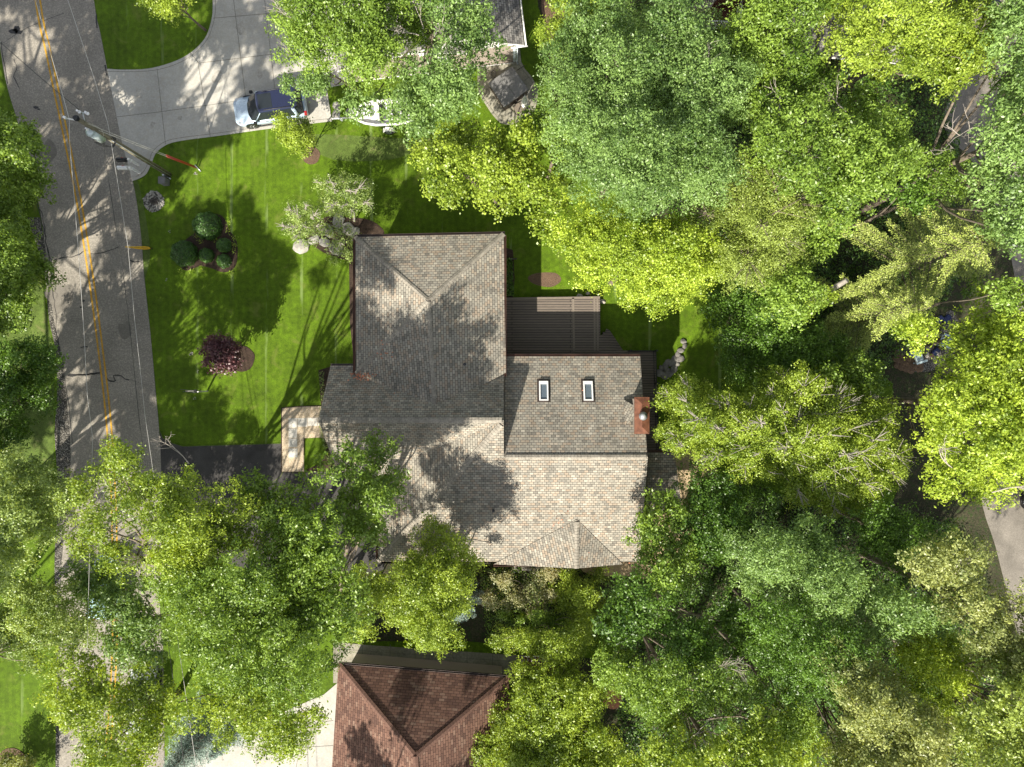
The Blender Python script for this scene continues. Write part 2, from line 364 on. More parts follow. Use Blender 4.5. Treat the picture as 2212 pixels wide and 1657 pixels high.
# gravel shoulder on the left of the road
gl = [(60, 470), (84, 545), (98, 600), (106, 690), (120, 760), (124, 850), (118, 930), (122, 1000), (126, 1080), (118, 1210), (122, 1400), (120, 1657), (118, 1900)]
gr_ = [(86, 470), (102, 548), (112, 600), (120, 690), (135, 760), (148, 870), (156, 960), (156, 1010), (148, 1100), (136, 1210), (133, 1400), (130, 1657), (129, 1900)]
sheet('gravel_shoulder', smooth_poly(P2(gl), 4, False) + smooth_poly(P2(gr_), 4, False)[::-1], .012, M['gravel'])
sheet('verge', smooth_poly(P2([(287, 392), (300, 400), (320, 500), (324, 560), (316, 590), (312, 600), (303, 500)]), 4), .008, M['roughgrass'])
# strip of rough grass and forest floor on the left
sheet('rough_verge', P2([(-900, 560), (84, 560), (104, 700), (118, 760), (116, 990), (112, 1010), (-900, 1010)]), .006, M['roughgrass'])
# neighbour's concrete driveway
isl = smooth_poly(P2([(235, 149), (270, 151), (330, 147), (395, 125), (438, 90), (455, 52), (460, 10), (455, -80)]), 5, False)
drv = isl + P2([(455, -420), (900, -420), (900, 60), (770, 140), (760, 180), (706, 190), (717, 262)]) + \
    smooth_poly(P2([(717, 262), (640, 271), (560, 281), (470, 294), (400, 303), (362, 312), (338, 330), (328, 352), (316, 376), (300, 386), (286, 391)]), 5, False)
rev = [D(x, y) for x, y in [(286, 391), (262, 300), (247, 225), (232, 150)]]
sheet('driveway', drv + rev[1:], .035, M['concrete'])
bm = NB()
def dl(a, b, wd=.03, z=.041): ribbon(bm, [D(*a), D(*b)], wd, z)
for a, b in (((340, 149), (358, 312)), ((428, 135), (455, 297)), ((505, 0), (540, 283)), ((572, 0), (595, 200)), ((253, 253), (340, 243)), ((340, 243), (455, 227)),
             ((455, 227), (510, 219)), ((411, 114), (430, 137)), ((430, 137), (520, 126)), ((520, 126), (650, 110)), ((460, 40), (580, 30)), ((580, 30), (660, 20))): dl(a, b)
ribbon(bm, smooth_poly(P2([(232, 155), (330, 153), (398, 131), (443, 93), (461, 52), (466, 10), (461, -80)]), 5, False), .025, .041)
ribbon(bm, smooth_poly(P2([(717, 256), (640, 265), (560, 275), (470, 288), (398, 297), (358, 306), (332, 326), (322, 350), (310, 372), (294, 382)]), 5, False), .025, .041)
o = obj('driveway_joints', bm, M['joint']); o['kind'] = 'structure'
# the house's own asphalt driveway
sheet('asphalt_driveway', P2([(346, 930), (352, 946), (372, 957), (395, 964), (609, 958), (609, 1019), (720, 1019), (830, 1019), (830, 1232), (600, 1250), (470, 1210), (400, 1150), (351, 1110)]), .028, M['newasphalt'])
bm = NB()
for a in ([(478, 1160), (500, 1100), (606, 1030), (612, 1018)], [(346, 930), (352, 946), (372, 957), (395, 964), (609, 958)]):
    ribbon(bm, P2(a), .04, .034)
o = obj('driveway_edge', bm, M['roughgrass']); o['kind'] = 'structure'
# walk of exposed aggregate with pale pavers
def A8(x, y): return S(690 + x / 3.4, 1010 + y / 3.4)
sheet('walkway', [A8(*p) for p in ((72, 68), (240, 52), (460, 50), (460, 330), (400, 318), (266, 324), (262, 480), (262, 610), (72, 610))], .04, M['aggregate'])
bm = NB()
for x0, y0, x1, y1 in ((131, 152, 203, 234), (207, 152, 290, 226), (294, 148, 378, 218), (382, 146, 455, 216), (131, 240, 203, 320), (131, 326, 205, 400), (131, 412, 207, 488)):
    a, b = A8(x0, y0), A8(x1, y1); box(bm, a.x, b.x, b.y, a.y, .0, .052)
o = obj('stepping_pavers', bm, M['paver']); o['kind'] = 'structure'
bm = NB(); ribbon(bm, [A8(70, 60), A8(70, 614), A8(262, 614), A8(430, 608)], .07, .045); ribbon(bm, [A8(265, 322), A8(262, 470)], .05, .045); ribbon(bm, [A8(72, 63), A8(240, 50), A8(430, 47)], .05, .045)
o = obj('walkway_edging', bm, M['mulch']); o['kind'] = 'structure'
# beds
def bed(name, pts, mat='mulch', z=.02, sm=5): return sheet(name, smooth_poly(P2(pts), sm) if sm else P2(pts), z, M[mat])
def A2(x, y): return ((420 + x / 5.29) * .8564, (520 + y / 5.29) * .8564)
bed('garden_bed', [A2(*p) for p in ((600, 98), (720, 120), (790, 190), (840, 320), (920, 430), (950, 560), (935, 760), (860, 860), (740, 880), (600, 830), (450, 800), (330, 850), (220, 850), (160, 760), (120, 640), (180, 520), (280, 430), (390, 340), (420, 200), (500, 120))])
bed('garden_bed', [(700, 470), (760, 470), (805, 478), (830, 505), (780, 512), (762, 520), (764, 560), (740, 560), (690, 540), (660, 505)])
bed('garden_bed', [(1086, 533), (1108, 540), (1112, 600), (1108, 650), (1086, 650)], sm=0)
bed('garden_bed', [(754, 560), (772, 560), (772, 795), (766, 795), (756, 700)], sm=0)
bed('garden_bed', [(688, 800), (720, 790), (720, 880), (694, 880)], sm=0)
bed('garden_bed', [(655, 1018), (700, 1018), (740, 1014), (706, 940), (700, 945), (704, 980), (694, 1000)], sm=0)
bed('garden_bed', [(1170, 0), (1182, 80), (1190, 160), (1200, 240), (1230, 240), (1230, 0)], 'mulch2')
bed('garden_bed', [(690, 1205), (1400, 1200), (1400, 1320), (1180, 1330), (1060, 1390), (1010, 1385), (800, 1385), (700, 1300)], 'soil', sm=0)
bed('bare_patch', [(1140, 600), (1160, 590), (1200, 590), (1212, 606), (1190, 620), (1155, 614)], 'mulch2', .006)
def disc_bed(x, y, r, mat='mulch2'):
    p = D(x, y); return sheet('mulch_ring', [(p.x + r * (1 + .04 * math.sin(5 * a)) * math.cos(a), p.y + r * math.sin(a)) for a in [k * PI / 16 for k in range(32)]], .03, M[mat])
disc_bed(672, 336, .62); disc_bed(522, 775, .9, 'mulch'); disc_bed(25, 1650, 1.1)
# woodland floor on the right
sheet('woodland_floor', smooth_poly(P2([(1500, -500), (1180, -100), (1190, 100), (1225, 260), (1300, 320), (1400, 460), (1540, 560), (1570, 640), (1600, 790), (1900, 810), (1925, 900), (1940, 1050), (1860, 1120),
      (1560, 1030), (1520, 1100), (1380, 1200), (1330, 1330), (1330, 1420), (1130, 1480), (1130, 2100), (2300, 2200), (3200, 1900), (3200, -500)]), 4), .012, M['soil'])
sheet('woodland_floor', smooth_poly(P2([(640, 300), (700, 290), (900, 300), (1010, 290), (1000, 330), (900, 330), (840, 345), (720, 345)]), 3), .004, M['roughgrass'])
sheet('tan_patio', smooth_poly(P2([(1458, 975), (1500, 975), (1540, 1000), (1560, 1060), (1520, 1120), (1420, 1240), (1360, 1245), (1270, 1240), (1250, 1215), (1250, 1190), (1400, 1190), (1400, 1050), (1455, 1050)]), 3), .03, M['sand'])
sheet('back_lane', smooth_poly(P2([(2110, -500), (2120, 0), (2110, 90), (2080, 160), (2040, 240), (2050, 300), (2100, 350), (2170, 500), (2200, 700), (2180, 950), (2120, 1060), (2150, 1180), (2170, 1260), (2230, 1500),
     (2330, 1900), (2400, 1900), (2330, 1500), (2300, 1200), (2310, 900), (2290, 600), (2200, 350), (2150, 250), (2190, 100), (2210, 0), (2200, -500)]), 4), .03, M['backlane'])
# lower neighbour: drive and side walk
sheet('driveway', P2([(372, 1640), (420, 1610), (560, 1560), (700, 1500), (735, 1470), (722, 1657), (730, 1900), (365, 1900), (368, 1700)]), .03, M['concrete'])
sheet('side_walk', P2([(720, 1386), (800, 1394), (1128, 1416), (1116, 1475), (1000, 1475), (720, 1475)]), .034, M['oldconcrete'])
bm = NB()
for x in (783, 843, 897, 953, 1009, 1064): ribbon(bm, [D(x, 1380 + (x - 720) * .09), D(x, 1475)], .035, .040)
ribbon(bm, P2([(740, 1402), (1120, 1430)]), .02, .040)
for a, b in (((650, 1600), (640, 1657)), ((560, 1620), (720, 1610)), ((655, 1530), (648, 1620)), ((690, 1560), (720, 1556))): ribbon(bm, [D(*a), D(*b)], .03, .037)
o = obj('walk_joints', bm, M['joint']); o['kind'] = 'structure'
# ------------------------------------------------------------------ roofs
def slab(name, facets, mat, parent, th=.16, edge=None):
    """roof facets, each a sloping plate with shingle courses running along its own eave (UV in metres)"""
    bm = NB(); uvl = bm.loops.layers.uv.new('UVMap')
    for pts in facets:
        pts = [Vector(p) for p in pts]
        n = Vector((0, 0, 0))
        for i in range(len(pts)):
            a, b = pts[i], pts[(i + 1) % len(pts)]; n += Vector(((a.y - b.y) * (a.z + b.z), (a.z - b.z) * (a.x + b.x), (a.x - b.x) * (a.y + b.y)))
        if n.z < 0: pts = pts[::-1]; n = -n
        n.normalize(); up = Vector((0, 0, 1)); vdir = (up - n * up.dot(n)).normalized(); udir = vdir.cross(n).normalized()
        t = [bm.verts.new(p) for p in pts]; b_ = [bm.verts.new(p - Vector((0, 0, th))) for p in pts]
        f = bm.faces.new(t); f.material_index = 0
        for l in f.loops: l[uvl].uv = (l.vert.co.dot(udir), l.vert.co.dot(vdir))
        g = bm.faces.new(b_[::-1]); g.material_index = 1
        k = len(pts)
        for i in range(k):
            s = bm.faces.new((t[i], b_[i], b_[(i + 1) % k], t[(i + 1) % k])); s.material_index = 1
    return obj(name, bm, [M[mat], M[edge or 'gutter']], parent)
def capstrip(name, a, b, parent, wd=.3, mat='shcap', seg=.2):
    """overlapping cap shingles along a hip or ridge"""
    a, b = Vector(a), Vector(b); d = (b - a); L_ = d.length; d.normalize()
    s = Vector((-d.y, d.x, 0)).normalized(); u = s.cross(d); u = u if u.z > 0 else -u
    bm = NB(); n = int(L_ / seg)
    for i in range(n):
        c0 = a + d * (i * seg) + u * .018; c1 = a + d * ((i + 1) * seg - .006) + u * .032
        v = [c0 - s * wd / 2 - Vector((0, 0, .05)), c0 + u * .005, c0 + s * wd / 2 - Vector((0, 0, .05)), c1 + s * wd / 2 - Vector((0, 0, .05)), c1 + u * .005, c1 - s * wd / 2 - Vector((0, 0, .05))]
        vv = [bm.verts.new(p) for p in v]; vb = [bm.verts.new(p - Vector((0, 0, .06))) for p in v]
        for q in ((0, 1, 4, 5), (1, 2, 3, 4)): bm.faces.new([vv[k] for k in q])
        for k in range(6): bm.faces.new((vv[k], vb[k], vb[(k + 1) % 6], vv[(k + 1) % 6]))
    bmesh.ops.recalc_face_normals(bm, faces=bm.faces)
    return obj(name, bm, M[mat], parent)
def walls(name, pts, z0, z1, mat, parent, mi=0):
    bm = NB(); prism(bm, pts, z0, z1); return obj(name, bm, M[mat], parent)
def wwindow(parent, x, y, z, wd, ht, ax, mat='white', name='window'):
    """window on a wall; ax: outward direction '+x','-x','+y','-y'"""
    sx, sy = {'+x': (1, 0), '-x': (-1, 0), '+y': (0, 1), '-y': (0, -1)}[ax]
    fr = NB(); t = .08
    def b(u0, u1, z0, z1, d0, d1, bm):
        if sx: box(bm, min(x + sx * d0, x + sx * d1), max(x + sx * d0, x + sx * d1), y + u0, y + u1, z0, z1)
        else: box(bm, x + u0, x + u1, min(y + sy * d0, y + sy * d1), max(y + sy * d0, y + sy * d1), z0, z1)
    h = wd / 2
    b(-h, h, z, z + t, -.02, .06, fr); b(-h, h, z + ht - t, z + ht, -.02, .06, fr)
    b(-h, -h + t, z + t, z + ht - t, -.02, .055, fr); b(h - t, h, z + t, z + ht - t, -.02, .055, fr); b(-.03, .03, z + t, z + ht - t, -.02, .05, fr)
    f = obj(name, fr, M[mat], parent)
    g = NB(); b(-h + t, h - t, z + t, z + ht - t, -.01, .02, g); obj('pane', g, M['glass'], f)

hm = thing('main_house', 'large house under tan and brown mottled shingle roofs with skylights, in the centre', 'house', (0, 0, 0))
RW, RE = (-11.6, -2.2, 6.5), (-.5, -2.2, 6.5)
slab('main_roof', [[(-11.6, 1.14, 3.7), (-.5, 1.14, 3.7), RE, RW],
                   [RW, RE, (-.5, -2.27, 6.43), (-8.7, -5.72, 3.06), (-11.35, -5.72, 3.06)],
                   [(-8.7, -5.72, 3.06), (-8.7, -11.57, 3.0), (-.5, -2.27, 6.45)],
                   [(-8.7, -11.57, 3.0), (8.3, -11.57, 3.0), (8.3, -4.5, 5.64), (-.5, -4.5, 5.64), (-.5, -2.27, 6.45)]], 'shingle', hm)
slab('east_wing_roof', [[(-.47, 1.75, 3.3), (8.27, 1.75, 3.3), (8.27, -4.497, 5.66), (-.47, -4.497, 5.66)]], 'shingle', hm)
slab('cross_gable_roof', [[(4.1, -8.6, 4.14), (4.1, -11.75, 4.0), (-1.2, -11.75, 2.98)], [(4.1, -8.6, 4.14), (7.2, -11.75, 2.98), (4.1, -11.75, 4.0)]], 'shingle', hm, th=.1)
AP = (-5.1, 5.05, 5.75); NW, NE_, SW, SE = (-9.9, 9.25, 4.25), (-.52, 9.45, 4.25), (-9.85, .6, 4.25), (-.38, .68, 4.25)
V_ = (-4.72, -1.6, 5.68)
slab('tower_roof', [[NW, NE_, AP], [NW, AP, SW], [AP, V_, SW], [NE_, SE, AP], [AP, SE, V_]], 'shingle', hm)
up = lambda p, d=.03: (p[0], p[1], p[2] + d)
for a, b, w_ in ((NW, AP, .28), (NE_, AP, .32), (SW, AP, .32), (V_, AP, .25), (RW, RE, .34), ((-8.7, -11.57, 3.0), (-.6, -2.4, 6.42), .36), ((-.4, -4.5, 5.68), (8.27, -4.5, 5.68), .3), ((4.1, -11.75, 4.0), (4.1, -8.6, 4.14), .28)):
    capstrip('ridge_cap', up(a), up(b), hm, w_)
def gutter(a, b, parent, mat='gutter', wd=.11):
    bm = NB(); a, b = Vector(a), Vector(b); d = (b - a).normalized(); s = Vector((-d.y, d.x, 0)) * wd / 2
    for off, zz, ww in ((-1, .05, .02), (1, .05, .02), (0, -.06, wd)):
        c = s * off
        q = s.normalized() * ww / 2
        pts = [a + c - q, b + c - q, b + c + q, a + c + q]
        z0 = a.z - .09; z1 = a.z + zz if off else a.z - .07
        prism(bm, [(p.x, p.y) for p in pts], z0, z1)
    return obj('gutter', bm, M[mat], parent)
gutter((-9.95, 9.33, 4.23), (-.45, 9.53, 4.23), hm); gutter((-9.97, .6, 4.23), (-9.97, 9.2, 4.23), hm, 'copperd'); gutter((-.43, .45, 4.23), (-.43, 9.4, 4.23), hm, 'copperd')
gutter((-.3, 1.83, 3.27), (8.27, 1.83, 3.27), hm, 'copperd'); gutter((-11.6, 1.21, 3.67), (-9.9, 1.21, 3.67), hm); gutter((-8.78, -11.5, 2.95), (-8.78, -7.6, 2.95), hm, 'copperd')
gutter((-8.6, -11.64, 2.95), (-1.4, -11.64, 2.95), hm); gutter((-1.2, -11.82, 2.93), (1.6, -11.82, 2.93), hm, 'copperd')
# lean-to on the east side
slab('porch_roof', [[D(1397, 976, 2.9), D(1457, 977, 2.9), D(1475, 1110, 2.5), D(1397, 1110, 2.5)]], 'shingle', hm, th=.14)
gutter(D(1397, 975, 2.9), D(1457, 976, 2.9), hm, 'copperd')
# walls under the roofs (lower floor of tan stone, gables boarded)
walls('wall', [(-11.1, -2.0), (-11.1, .7), (-.8, .7), (-.8, -2.0)], 0, 3.75, 'siding', hm)
walls('wall', [(-11.1, -5.2), (-11.1, -1.99), (-.79, -1.99), (-.79, -5.2)], 0, 3.2, 'siding', hm)
walls('wall', [(-8.3, -11.1), (-8.3, -5.0), (7.9, -5.0), (7.9, -11.1)], 0, 2.9, 'siding', hm)
walls('wall', [(-.78, -5.01), (-.78, 1.3), (7.9, 1.3), (7.9, -5.01)], 0, 3.2, 'siding', hm)
walls('wall', [(-9.45, .71), (-9.45, 8.8), (-.9, 8.8), (-.9, .71)], 0, 4.05, 'siding', hm)
for x, a in ((-11.12, [(-5.3, 2.9), (.8, 3.7), (-2.2, 6.3)]), (-.62, [(-4.6, 5.2), (.8, 3.7), (-2.2, 6.3)]), (7.92, [(-11.1, 2.8), (1.3, 3.1), (-4.5, 5.45)])):
    bm = NB(); v = [bm.verts.new((x, y, z)) for y, z in a]; u = [bm.verts.new((x + .1, y, z)) for y, z in a]
    bm.faces.new(v); bm.faces.new(u[::-1])
    for k in range(3): bm.faces.new((v[k], u[k], u[(k + 1) % 3], v[(k + 1) % 3]))
    bmesh.ops.recalc_face_normals(bm, faces=bm.faces); obj('gable_wall', bm, M['siding'], hm)
for x, y, z, wd, ht, ax in ((-9.45, 3, .9, 1.6, 1.4, '-x'), (-9.45, 6.5, .9, 1.6, 1.4, '-x'), (-11.1, -.5, 1, 1.0, 1.3, '-x'), (-7, 8.8, .9, 1.4, 1.4, '+y'), (-3, 8.8, .9, 1.4, 1.4, '+y'), (-.9, 6, 1, 1.6, 1.6, '+x'),
                            (2, 1.3, .7, 2.2, 2.0, '+y'), (5.5, 1.3, .7, 2.2, 2.0, '+y'), (-4, -11.1, .9, 1.5, 1.3, '-y'), (1, -11.1, .9, 1.5, 1.3, '-y'), (5, -11.1, .9, 1.5, 1.3, '-y')):
    wwindow(hm, x, y, z, wd, ht, ax)
bm = NB(); box(bm, -11.16, -11.09, -3.9, -2.9, .1, 2.15); dr = obj('door', bm, M['cedar'], hm)
bm = NB(); cyl(bm, (0, 0, 0), .03, .07, 8, M=Matrix.Translation((-11.16, -3.0, 1.05)) @ Matrix.Rotation(-PI / 2, 4, 'Y')); obj('handle', bm, M['steel'], dr)
bm = NB(); box(bm, -8.36, -8.29, -11.0 + .4, -6.0, .05, 2.3)
for k in range(1, 5): box(bm, -8.38, -8.35, -10.6, -6.0, .05 + k * .45, .07 + k * .45)
obj('garage_door', bm, M['white'], hm)
# skylights
for x0, x1 in ((1164.5, 1184), (1260, 1280)):
    zc = 4.15; a, b = D(x0, 823, zc), D(x1, 865, zc - .1)
    sk = NB(); sl_ = -.3776
    def zz(y, d): return 3.3 + (1.75 - y) * .3778 + d
    ys = (b.y, a.y); xs = (a.x, b.x); t = .085
    def pl(x0_, x1_, y0_, y1_, d0, d1, bm):
        v = [bm.verts.new((x, y, zz(y, d))) for d in (d0, d1) for x, y in ((x0_, y0_), (x1_, y0_), (x1_, y1_), (x0_, y1_))]
        for q in ((0, 3, 2, 1), (4, 5, 6, 7), (0, 1, 5, 4), (1, 2, 6, 5), (2, 3, 7, 6), (3, 0, 4, 7)): bm.faces.new([v[k] for k in q])
    pl(xs[0], xs[0] + t, ys[0], ys[1], -.05, .17, sk); pl(xs[1] - t, xs[1], ys[0], ys[1], -.05, .17, sk)
    pl(xs[0] + t, xs[1] - t, ys[0], ys[0] + t, -.05, .165, sk); pl(xs[0] + t, xs[1] - t, ys[1] - .2, ys[1], -.05, .165, sk)
    so = obj('skylight', sk, M['white'], hm)
    g = NB(); pl(xs[0] + t, xs[1] - t, ys[0] + t, ys[1] - .2, .02, .1, g); obj('pane', g, M['skyglass'], so)
    g = NB(); pl(xs[0] - .12, xs[1] + .12, ys[0] - .1, ys[1] + .12, .005, .022, g); obj('flashing', g, M['gutter'], so)
# chimney: chase, copper cover, round cap
bm = NB(); box(bm, 7.55, 8.32, -3.0, -.95, 0, 5.75); ch = obj('chimney', bm, M['siding'], hm)
c0, c1 = D(1371.5, 858, 6.0), D(1404, 938, 6.0)
bm = NB(); box(bm, c0.x, c1.x, c1.y, c0.y, 5.76, 5.84)
cx, cy = (c0.x + c1.x) / 2, (c0.y + c1.y) / 2
v = [bm.verts.new(p) for p in ((c0.x + .02, c1.y + .02, 5.84), (c1.x - .02, c1.y + .02, 5.84), (c1.x - .02, c0.y - .02, 5.84), (c0.x + .02, c0.y - .02, 5.84))]
t_ = [bm.verts.new((cx, cy - .7, 5.93)), bm.verts.new((cx, cy + .7, 5.93))]
for q in ((v[0], v[1], t_[0]), (v[1], v[2], t_[1], t_[0]), (v[2], v[3], t_[1]), (v[3], v[0], t_[0], t_[1])): bm.faces.new(q)
cc = obj('chimney_cover', bm, M['copper'], ch)
bm = NB(); p = D(1390, 899, 6.2); cyl(bm, (p.x, p.y, 5.88), .15, .22, 20); cyl(bm, (p.x, p.y, 6.1), .26, .06, 24); cyl(bm, (p.x, p.y, 6.16), .26, .07, 24, .05); obj('flue_cap', bm, M['steel'], ch)
slab('chimney_saddle', [[(7.0, -1.0, 5.05 - .6), (7.56, -1.35, 4.9), (7.56, -2.2, 5.15), (7.0, -2.6, 5.0)]], 'shingle', hm, th=.05)
for p, r in ((D(1004, 787, 6.2), .06), (D(1066, 1103, 4.6), .06)):
    bm = NB(); cyl(bm, (p.x, p.y, p.z - .5), r, .7, 12); cyl(bm, (p.x, p.y, p.z + .1), r * 1.6, .03, 12); obj('vent_pipe', bm, M['black'], hm)
    bm = NB(); 
# leaves caught in the valleys
bm = NB()
for cx_, cy_, z, n, sx, sy in ((782, 812, 4.6, 70, .45, .12), (835, 762, 5.6, 12, .2, .3), (1207, 1122, 4.5, 10, .3, .3), (1262, 858, 4.05, 5, .1, .4), (1330, 1150, 4.1, 6, 1, 1), (905, 842, 5.2, 8, .8, .2)):
    for k in range(n):
        p = D(cx_, cy_, z); x = p.x + random.gauss(0, sx); y = p.y + random.gauss(0, sy); a = random.random() * 6
        s = random.uniform(.03, .07); zq = z + .12
        bm.faces.new([bm.verts.new((x + s * math.cos(a + q), y + .7 * s * math.sin(a + q), zq + random.uniform(-.03, .03))) for q in (0, 1.6, 3.1, 4.7)])
o = obj('fallen_leaves', bm, M['cedar']); tag(o, 'small drift of reddish brown dead leaves lying on the house roof', 'leaves', kind='stuff')
# downspout extensions
for a, b in (((1091, 560), (1117, 559)),):
    bm = NB(); tube(bm, [D(*a, .12), D(*b, .1)], .05, 6); obj('downspout', bm, M['gutter'], hm)
bm = NB(); tube(bm, [(-.6, 9.3, 4.1), (-.85, 8.9, 3.8), (-.85, 8.85, .1)], .045, 6); obj('downspout', bm, M['gutter'], hm)

# ------------------------------------------------------------------ deck
dk = thing('deck', 'brown composite board deck behind the house with dark railing on its far side', 'deck')
DZ = .55
bm = NB(); prism(bm, [D(1080, 643, DZ), D(1296, 640, DZ), D(1297, 760, DZ), D(1080, 760, DZ)], DZ - .15, DZ); obj('upper_boards', bm, M['deck'], dk)
bm = NB(); prism(bm, [D(1080, 760.5, DZ), D(1296, 760.5, DZ), D(1297, 757, DZ), D(1417, 757, DZ), D(1423, 975, DZ), D(1080, 975, DZ)], DZ - .16, DZ - .01); obj('side_boards', bm, M['deck'], dk)
bm = NB()
def strip(a, b, wd=.14, z=DZ + .004):
    a, b = D(*a, DZ), D(*b, DZ); d = (b - a).normalized(); s = Vector((-d.y, d.x, 0)) * wd / 2
    prism(bm, [(a - s).to_tuple(), (b - s).to_tuple(), (b + s).to_tuple(), (a + s).to_tuple()], z - .05, z)
strip((1238, 643), (1240, 757)); strip((1290.5, 645), (1291.5, 757), .13); strip((1284, 645), (1285, 757), .13); strip((1092, 645.5), (1296, 642.5), .14)
obj('border_boards', bm, M['deckedge'], dk)
bm = NB()
for k in range(3):
    z1 = DZ - .02 - k * .17; d = k * 7
    prism(bm, [D(1296 + d, 724 - d, z1), D(1303 + d, 722 - d * .6, z1), D(1332 + d, 757, z1), D(1297, 757, z1)], 0, z1)
obj('corner_steps', bm, M['deck'], dk)
bm = NB(); posts = [(1361, 758), (1416, 758), (1418, 828), (1420, 900), (1423, 973)]
for x, y in posts: p = D(x, y, .9); box(bm, p.x - .05, p.x + .05, p.y - .05, p.y + .05, .2, 1.5)
for i in range(len(posts) - 1):
    a, b = D(*posts[i], 1.3), D(*posts[i + 1], 1.3)
    for z in (.68, 1.42): tube(bm, [(a.x, a.y, z), (b.x, b.y, z)], .028, 4)
    n = int((b - a).length / .12)
    for k in range(1, n): q = a.lerp(b, k / n); tube(bm, [(q.x, q.y, .68), (q.x, q.y, 1.42)], .01, 4, False)
obj('railing', bm, M['black'], dk)
for x, y in ((1292, 645), (1292, 752), (1412, 765), (1200, 645)):
    bm = NB(); p = D(x, y, .2); box(bm, p.x - .07, p.x + .07, p.y - .07, p.y + .07, 0, DZ - .1); obj('post', bm, M['deckedge'], dk)

# ------------------------------------------------------------------ stones, rocks
def rock(bm, c, r, seed, flat=.6, z0=0, sub=2):
    rnd = random.Random(seed); v0 = len(bm.verts)
    vs = bmesh.ops.create_icosphere(bm, subdivisions=sub, radius=1)['verts']
    ax = [Vector((rnd.uniform(-1, 1), rnd.uniform(-1, 1), rnd.uniform(-.5, 1))).normalized() for _ in range(7)]; cut = [rnd.uniform(.62, .92) for _ in ax]
    ex = rnd.uniform(.8, 1.3); th = rnd.random() * PI
    for v in vs:
        p = v.co.copy()
        for a, c_ in zip(ax, cut):
            d = p.dot(a)
            if d > c_: p -= a * (d - c_)
        p = Vector((p.x * ex, p.y / ex, p.z * flat)); p = Matrix.Rotation(th, 3, 'Z') @ p
        v.co = Vector((c[0], c[1], z0)) + p * r
for i, (x, y, r, lab) in enumerate(((648, 532, .62, 'pale flat boulder at the far left end of the row under the shrubs'), (676, 516, .42, 'small pale boulder in the row under the small-leaved shrubs'), (708, 496, .5, 'pale boulder between the two small-leaved shrub crowns'),
        (730, 475, .55, 'pale boulder under the upper small-leaved shrub'), (752, 492, .55, 'angular grey boulder in the mulch next to the house corner'), (765, 502, .42, 'flat grey boulder touching the house corner bed'),
        (724, 538, .55, 'long pale boulder in the middle of the shrub bed'), (700, 522, .42, 'round pale boulder behind the white flowering twigs'))):
    bm = NB(); p = D(x, y, .3); rock(bm, p, r * .95, 40 + i, .38, .08); o = obj('boulder', bm, M['stonew']); tag(o, lab, 'boulder', 'boulders in the shrub bed at the house corner')
# ring of stones round the road drain
ds = thing('drain_stone_ring', 'round patch of pale stones around a small metal drain beside the road', 'drain')
c = S(388, 508.5); bm = NB(); rnd = random.Random(5)
for k in range(135):
    a = rnd.random() * 2 * PI; r = math.sqrt(rnd.uniform(.09, 1)) * .72
    rock(bm, (c.x + r * math.cos(a), c.y + r * math.sin(a)), rnd.uniform(.05, .1), k, .6, .03, 1)
obj('stones', bm, M['stonew'], ds)
bm = NB()
for k in range(24): a0, a1 = k * PI / 12, (k + 1) * PI / 12; tube(bm, [(c.x + .05 + .24 * math.cos(a0), c.y + .24 * math.sin(a0), .12), (c.x + .05 + .24 * math.cos(a1), c.y + .24 * math.sin(a1), .12)], .022, 5)
for k in range(-3, 4): h = math.sqrt(.24 ** 2 - (k * .07) ** 2); tube(bm, [(c.x + .05 + k * .07, c.y - h, .12), (c.x + .05 + k * .07, c.y + h, .12)], .012, 4)
obj('grate', bm, M['gutter'], ds)
bm = NB(); cyl(bm, (c.x, c.y, 0), .72, .035, 24); obj('gravel_base', bm, M['gravel'], ds)
# retaining stones right of the deck
pts = [(1476, 738), (1478, 748), (1470, 757), (1463, 767), (1455, 777), (1446, 784), (1437, 790), (1428, 796), (1424, 806), (1434, 812), (1445, 808), (1455, 798), (1452, 788), (1462, 786), (1440, 800), (1468, 776)]
rw = thing('stone_edging', 'curved edging of rough grey stones in the lawn right of the deck', 'stone edging')
for i, (x, y) in enumerate(pts):
    bm = NB(); rock(bm, D(x, y), random.uniform(.2, .32), 90 + i, .55, .08); obj('stone', bm, M['stoned'], rw)
rb = thing('river_stone_strip', 'strip of round tan river stones along the house wall', 'river stones')
for i in range(30):
    bm = NB(); rock(bm, D(1112 + (i % 15) * 8.6 + random.uniform(-3, 3), 1222 + (i // 15) * 8 + random.uniform(-3, 3)), random.uniform(.12, .2), 190 + i, .7, .06); obj('stone', bm, M['stone'], rb)
bm = NB(); rock(bm, D(1438, 968), .45, 12, .8, .2); tag(obj('boulder', bm, M['stoned']), 'grey boulder beside the foot of the timber pole by the deck', 'boulder')
bm = NB(); tube(bm, [D(1432, 968, .15), D(1450, 905, 1.0)], [.09, .08], 8); tag(obj('timber_pole', bm, M['gutter']), 'dark timber pole leaning outward beside the side deck railing', 'pole')
for i, (x, y, r, lb) in enumerate(((1252, 640, .22, 'small brown rock on the lawn at the deck edge, the left one'), (1301, 651, .2, 'small pale rock on the lawn just off the deck corner'), (1270, 634, .15, 'tiny brown rock on the lawn above the deck edge'))):
    bm = NB(); rock(bm, D(x, y), r, 300 + i, .6, .05); tag(obj('rock', bm, M['stone']), lb, 'rock')

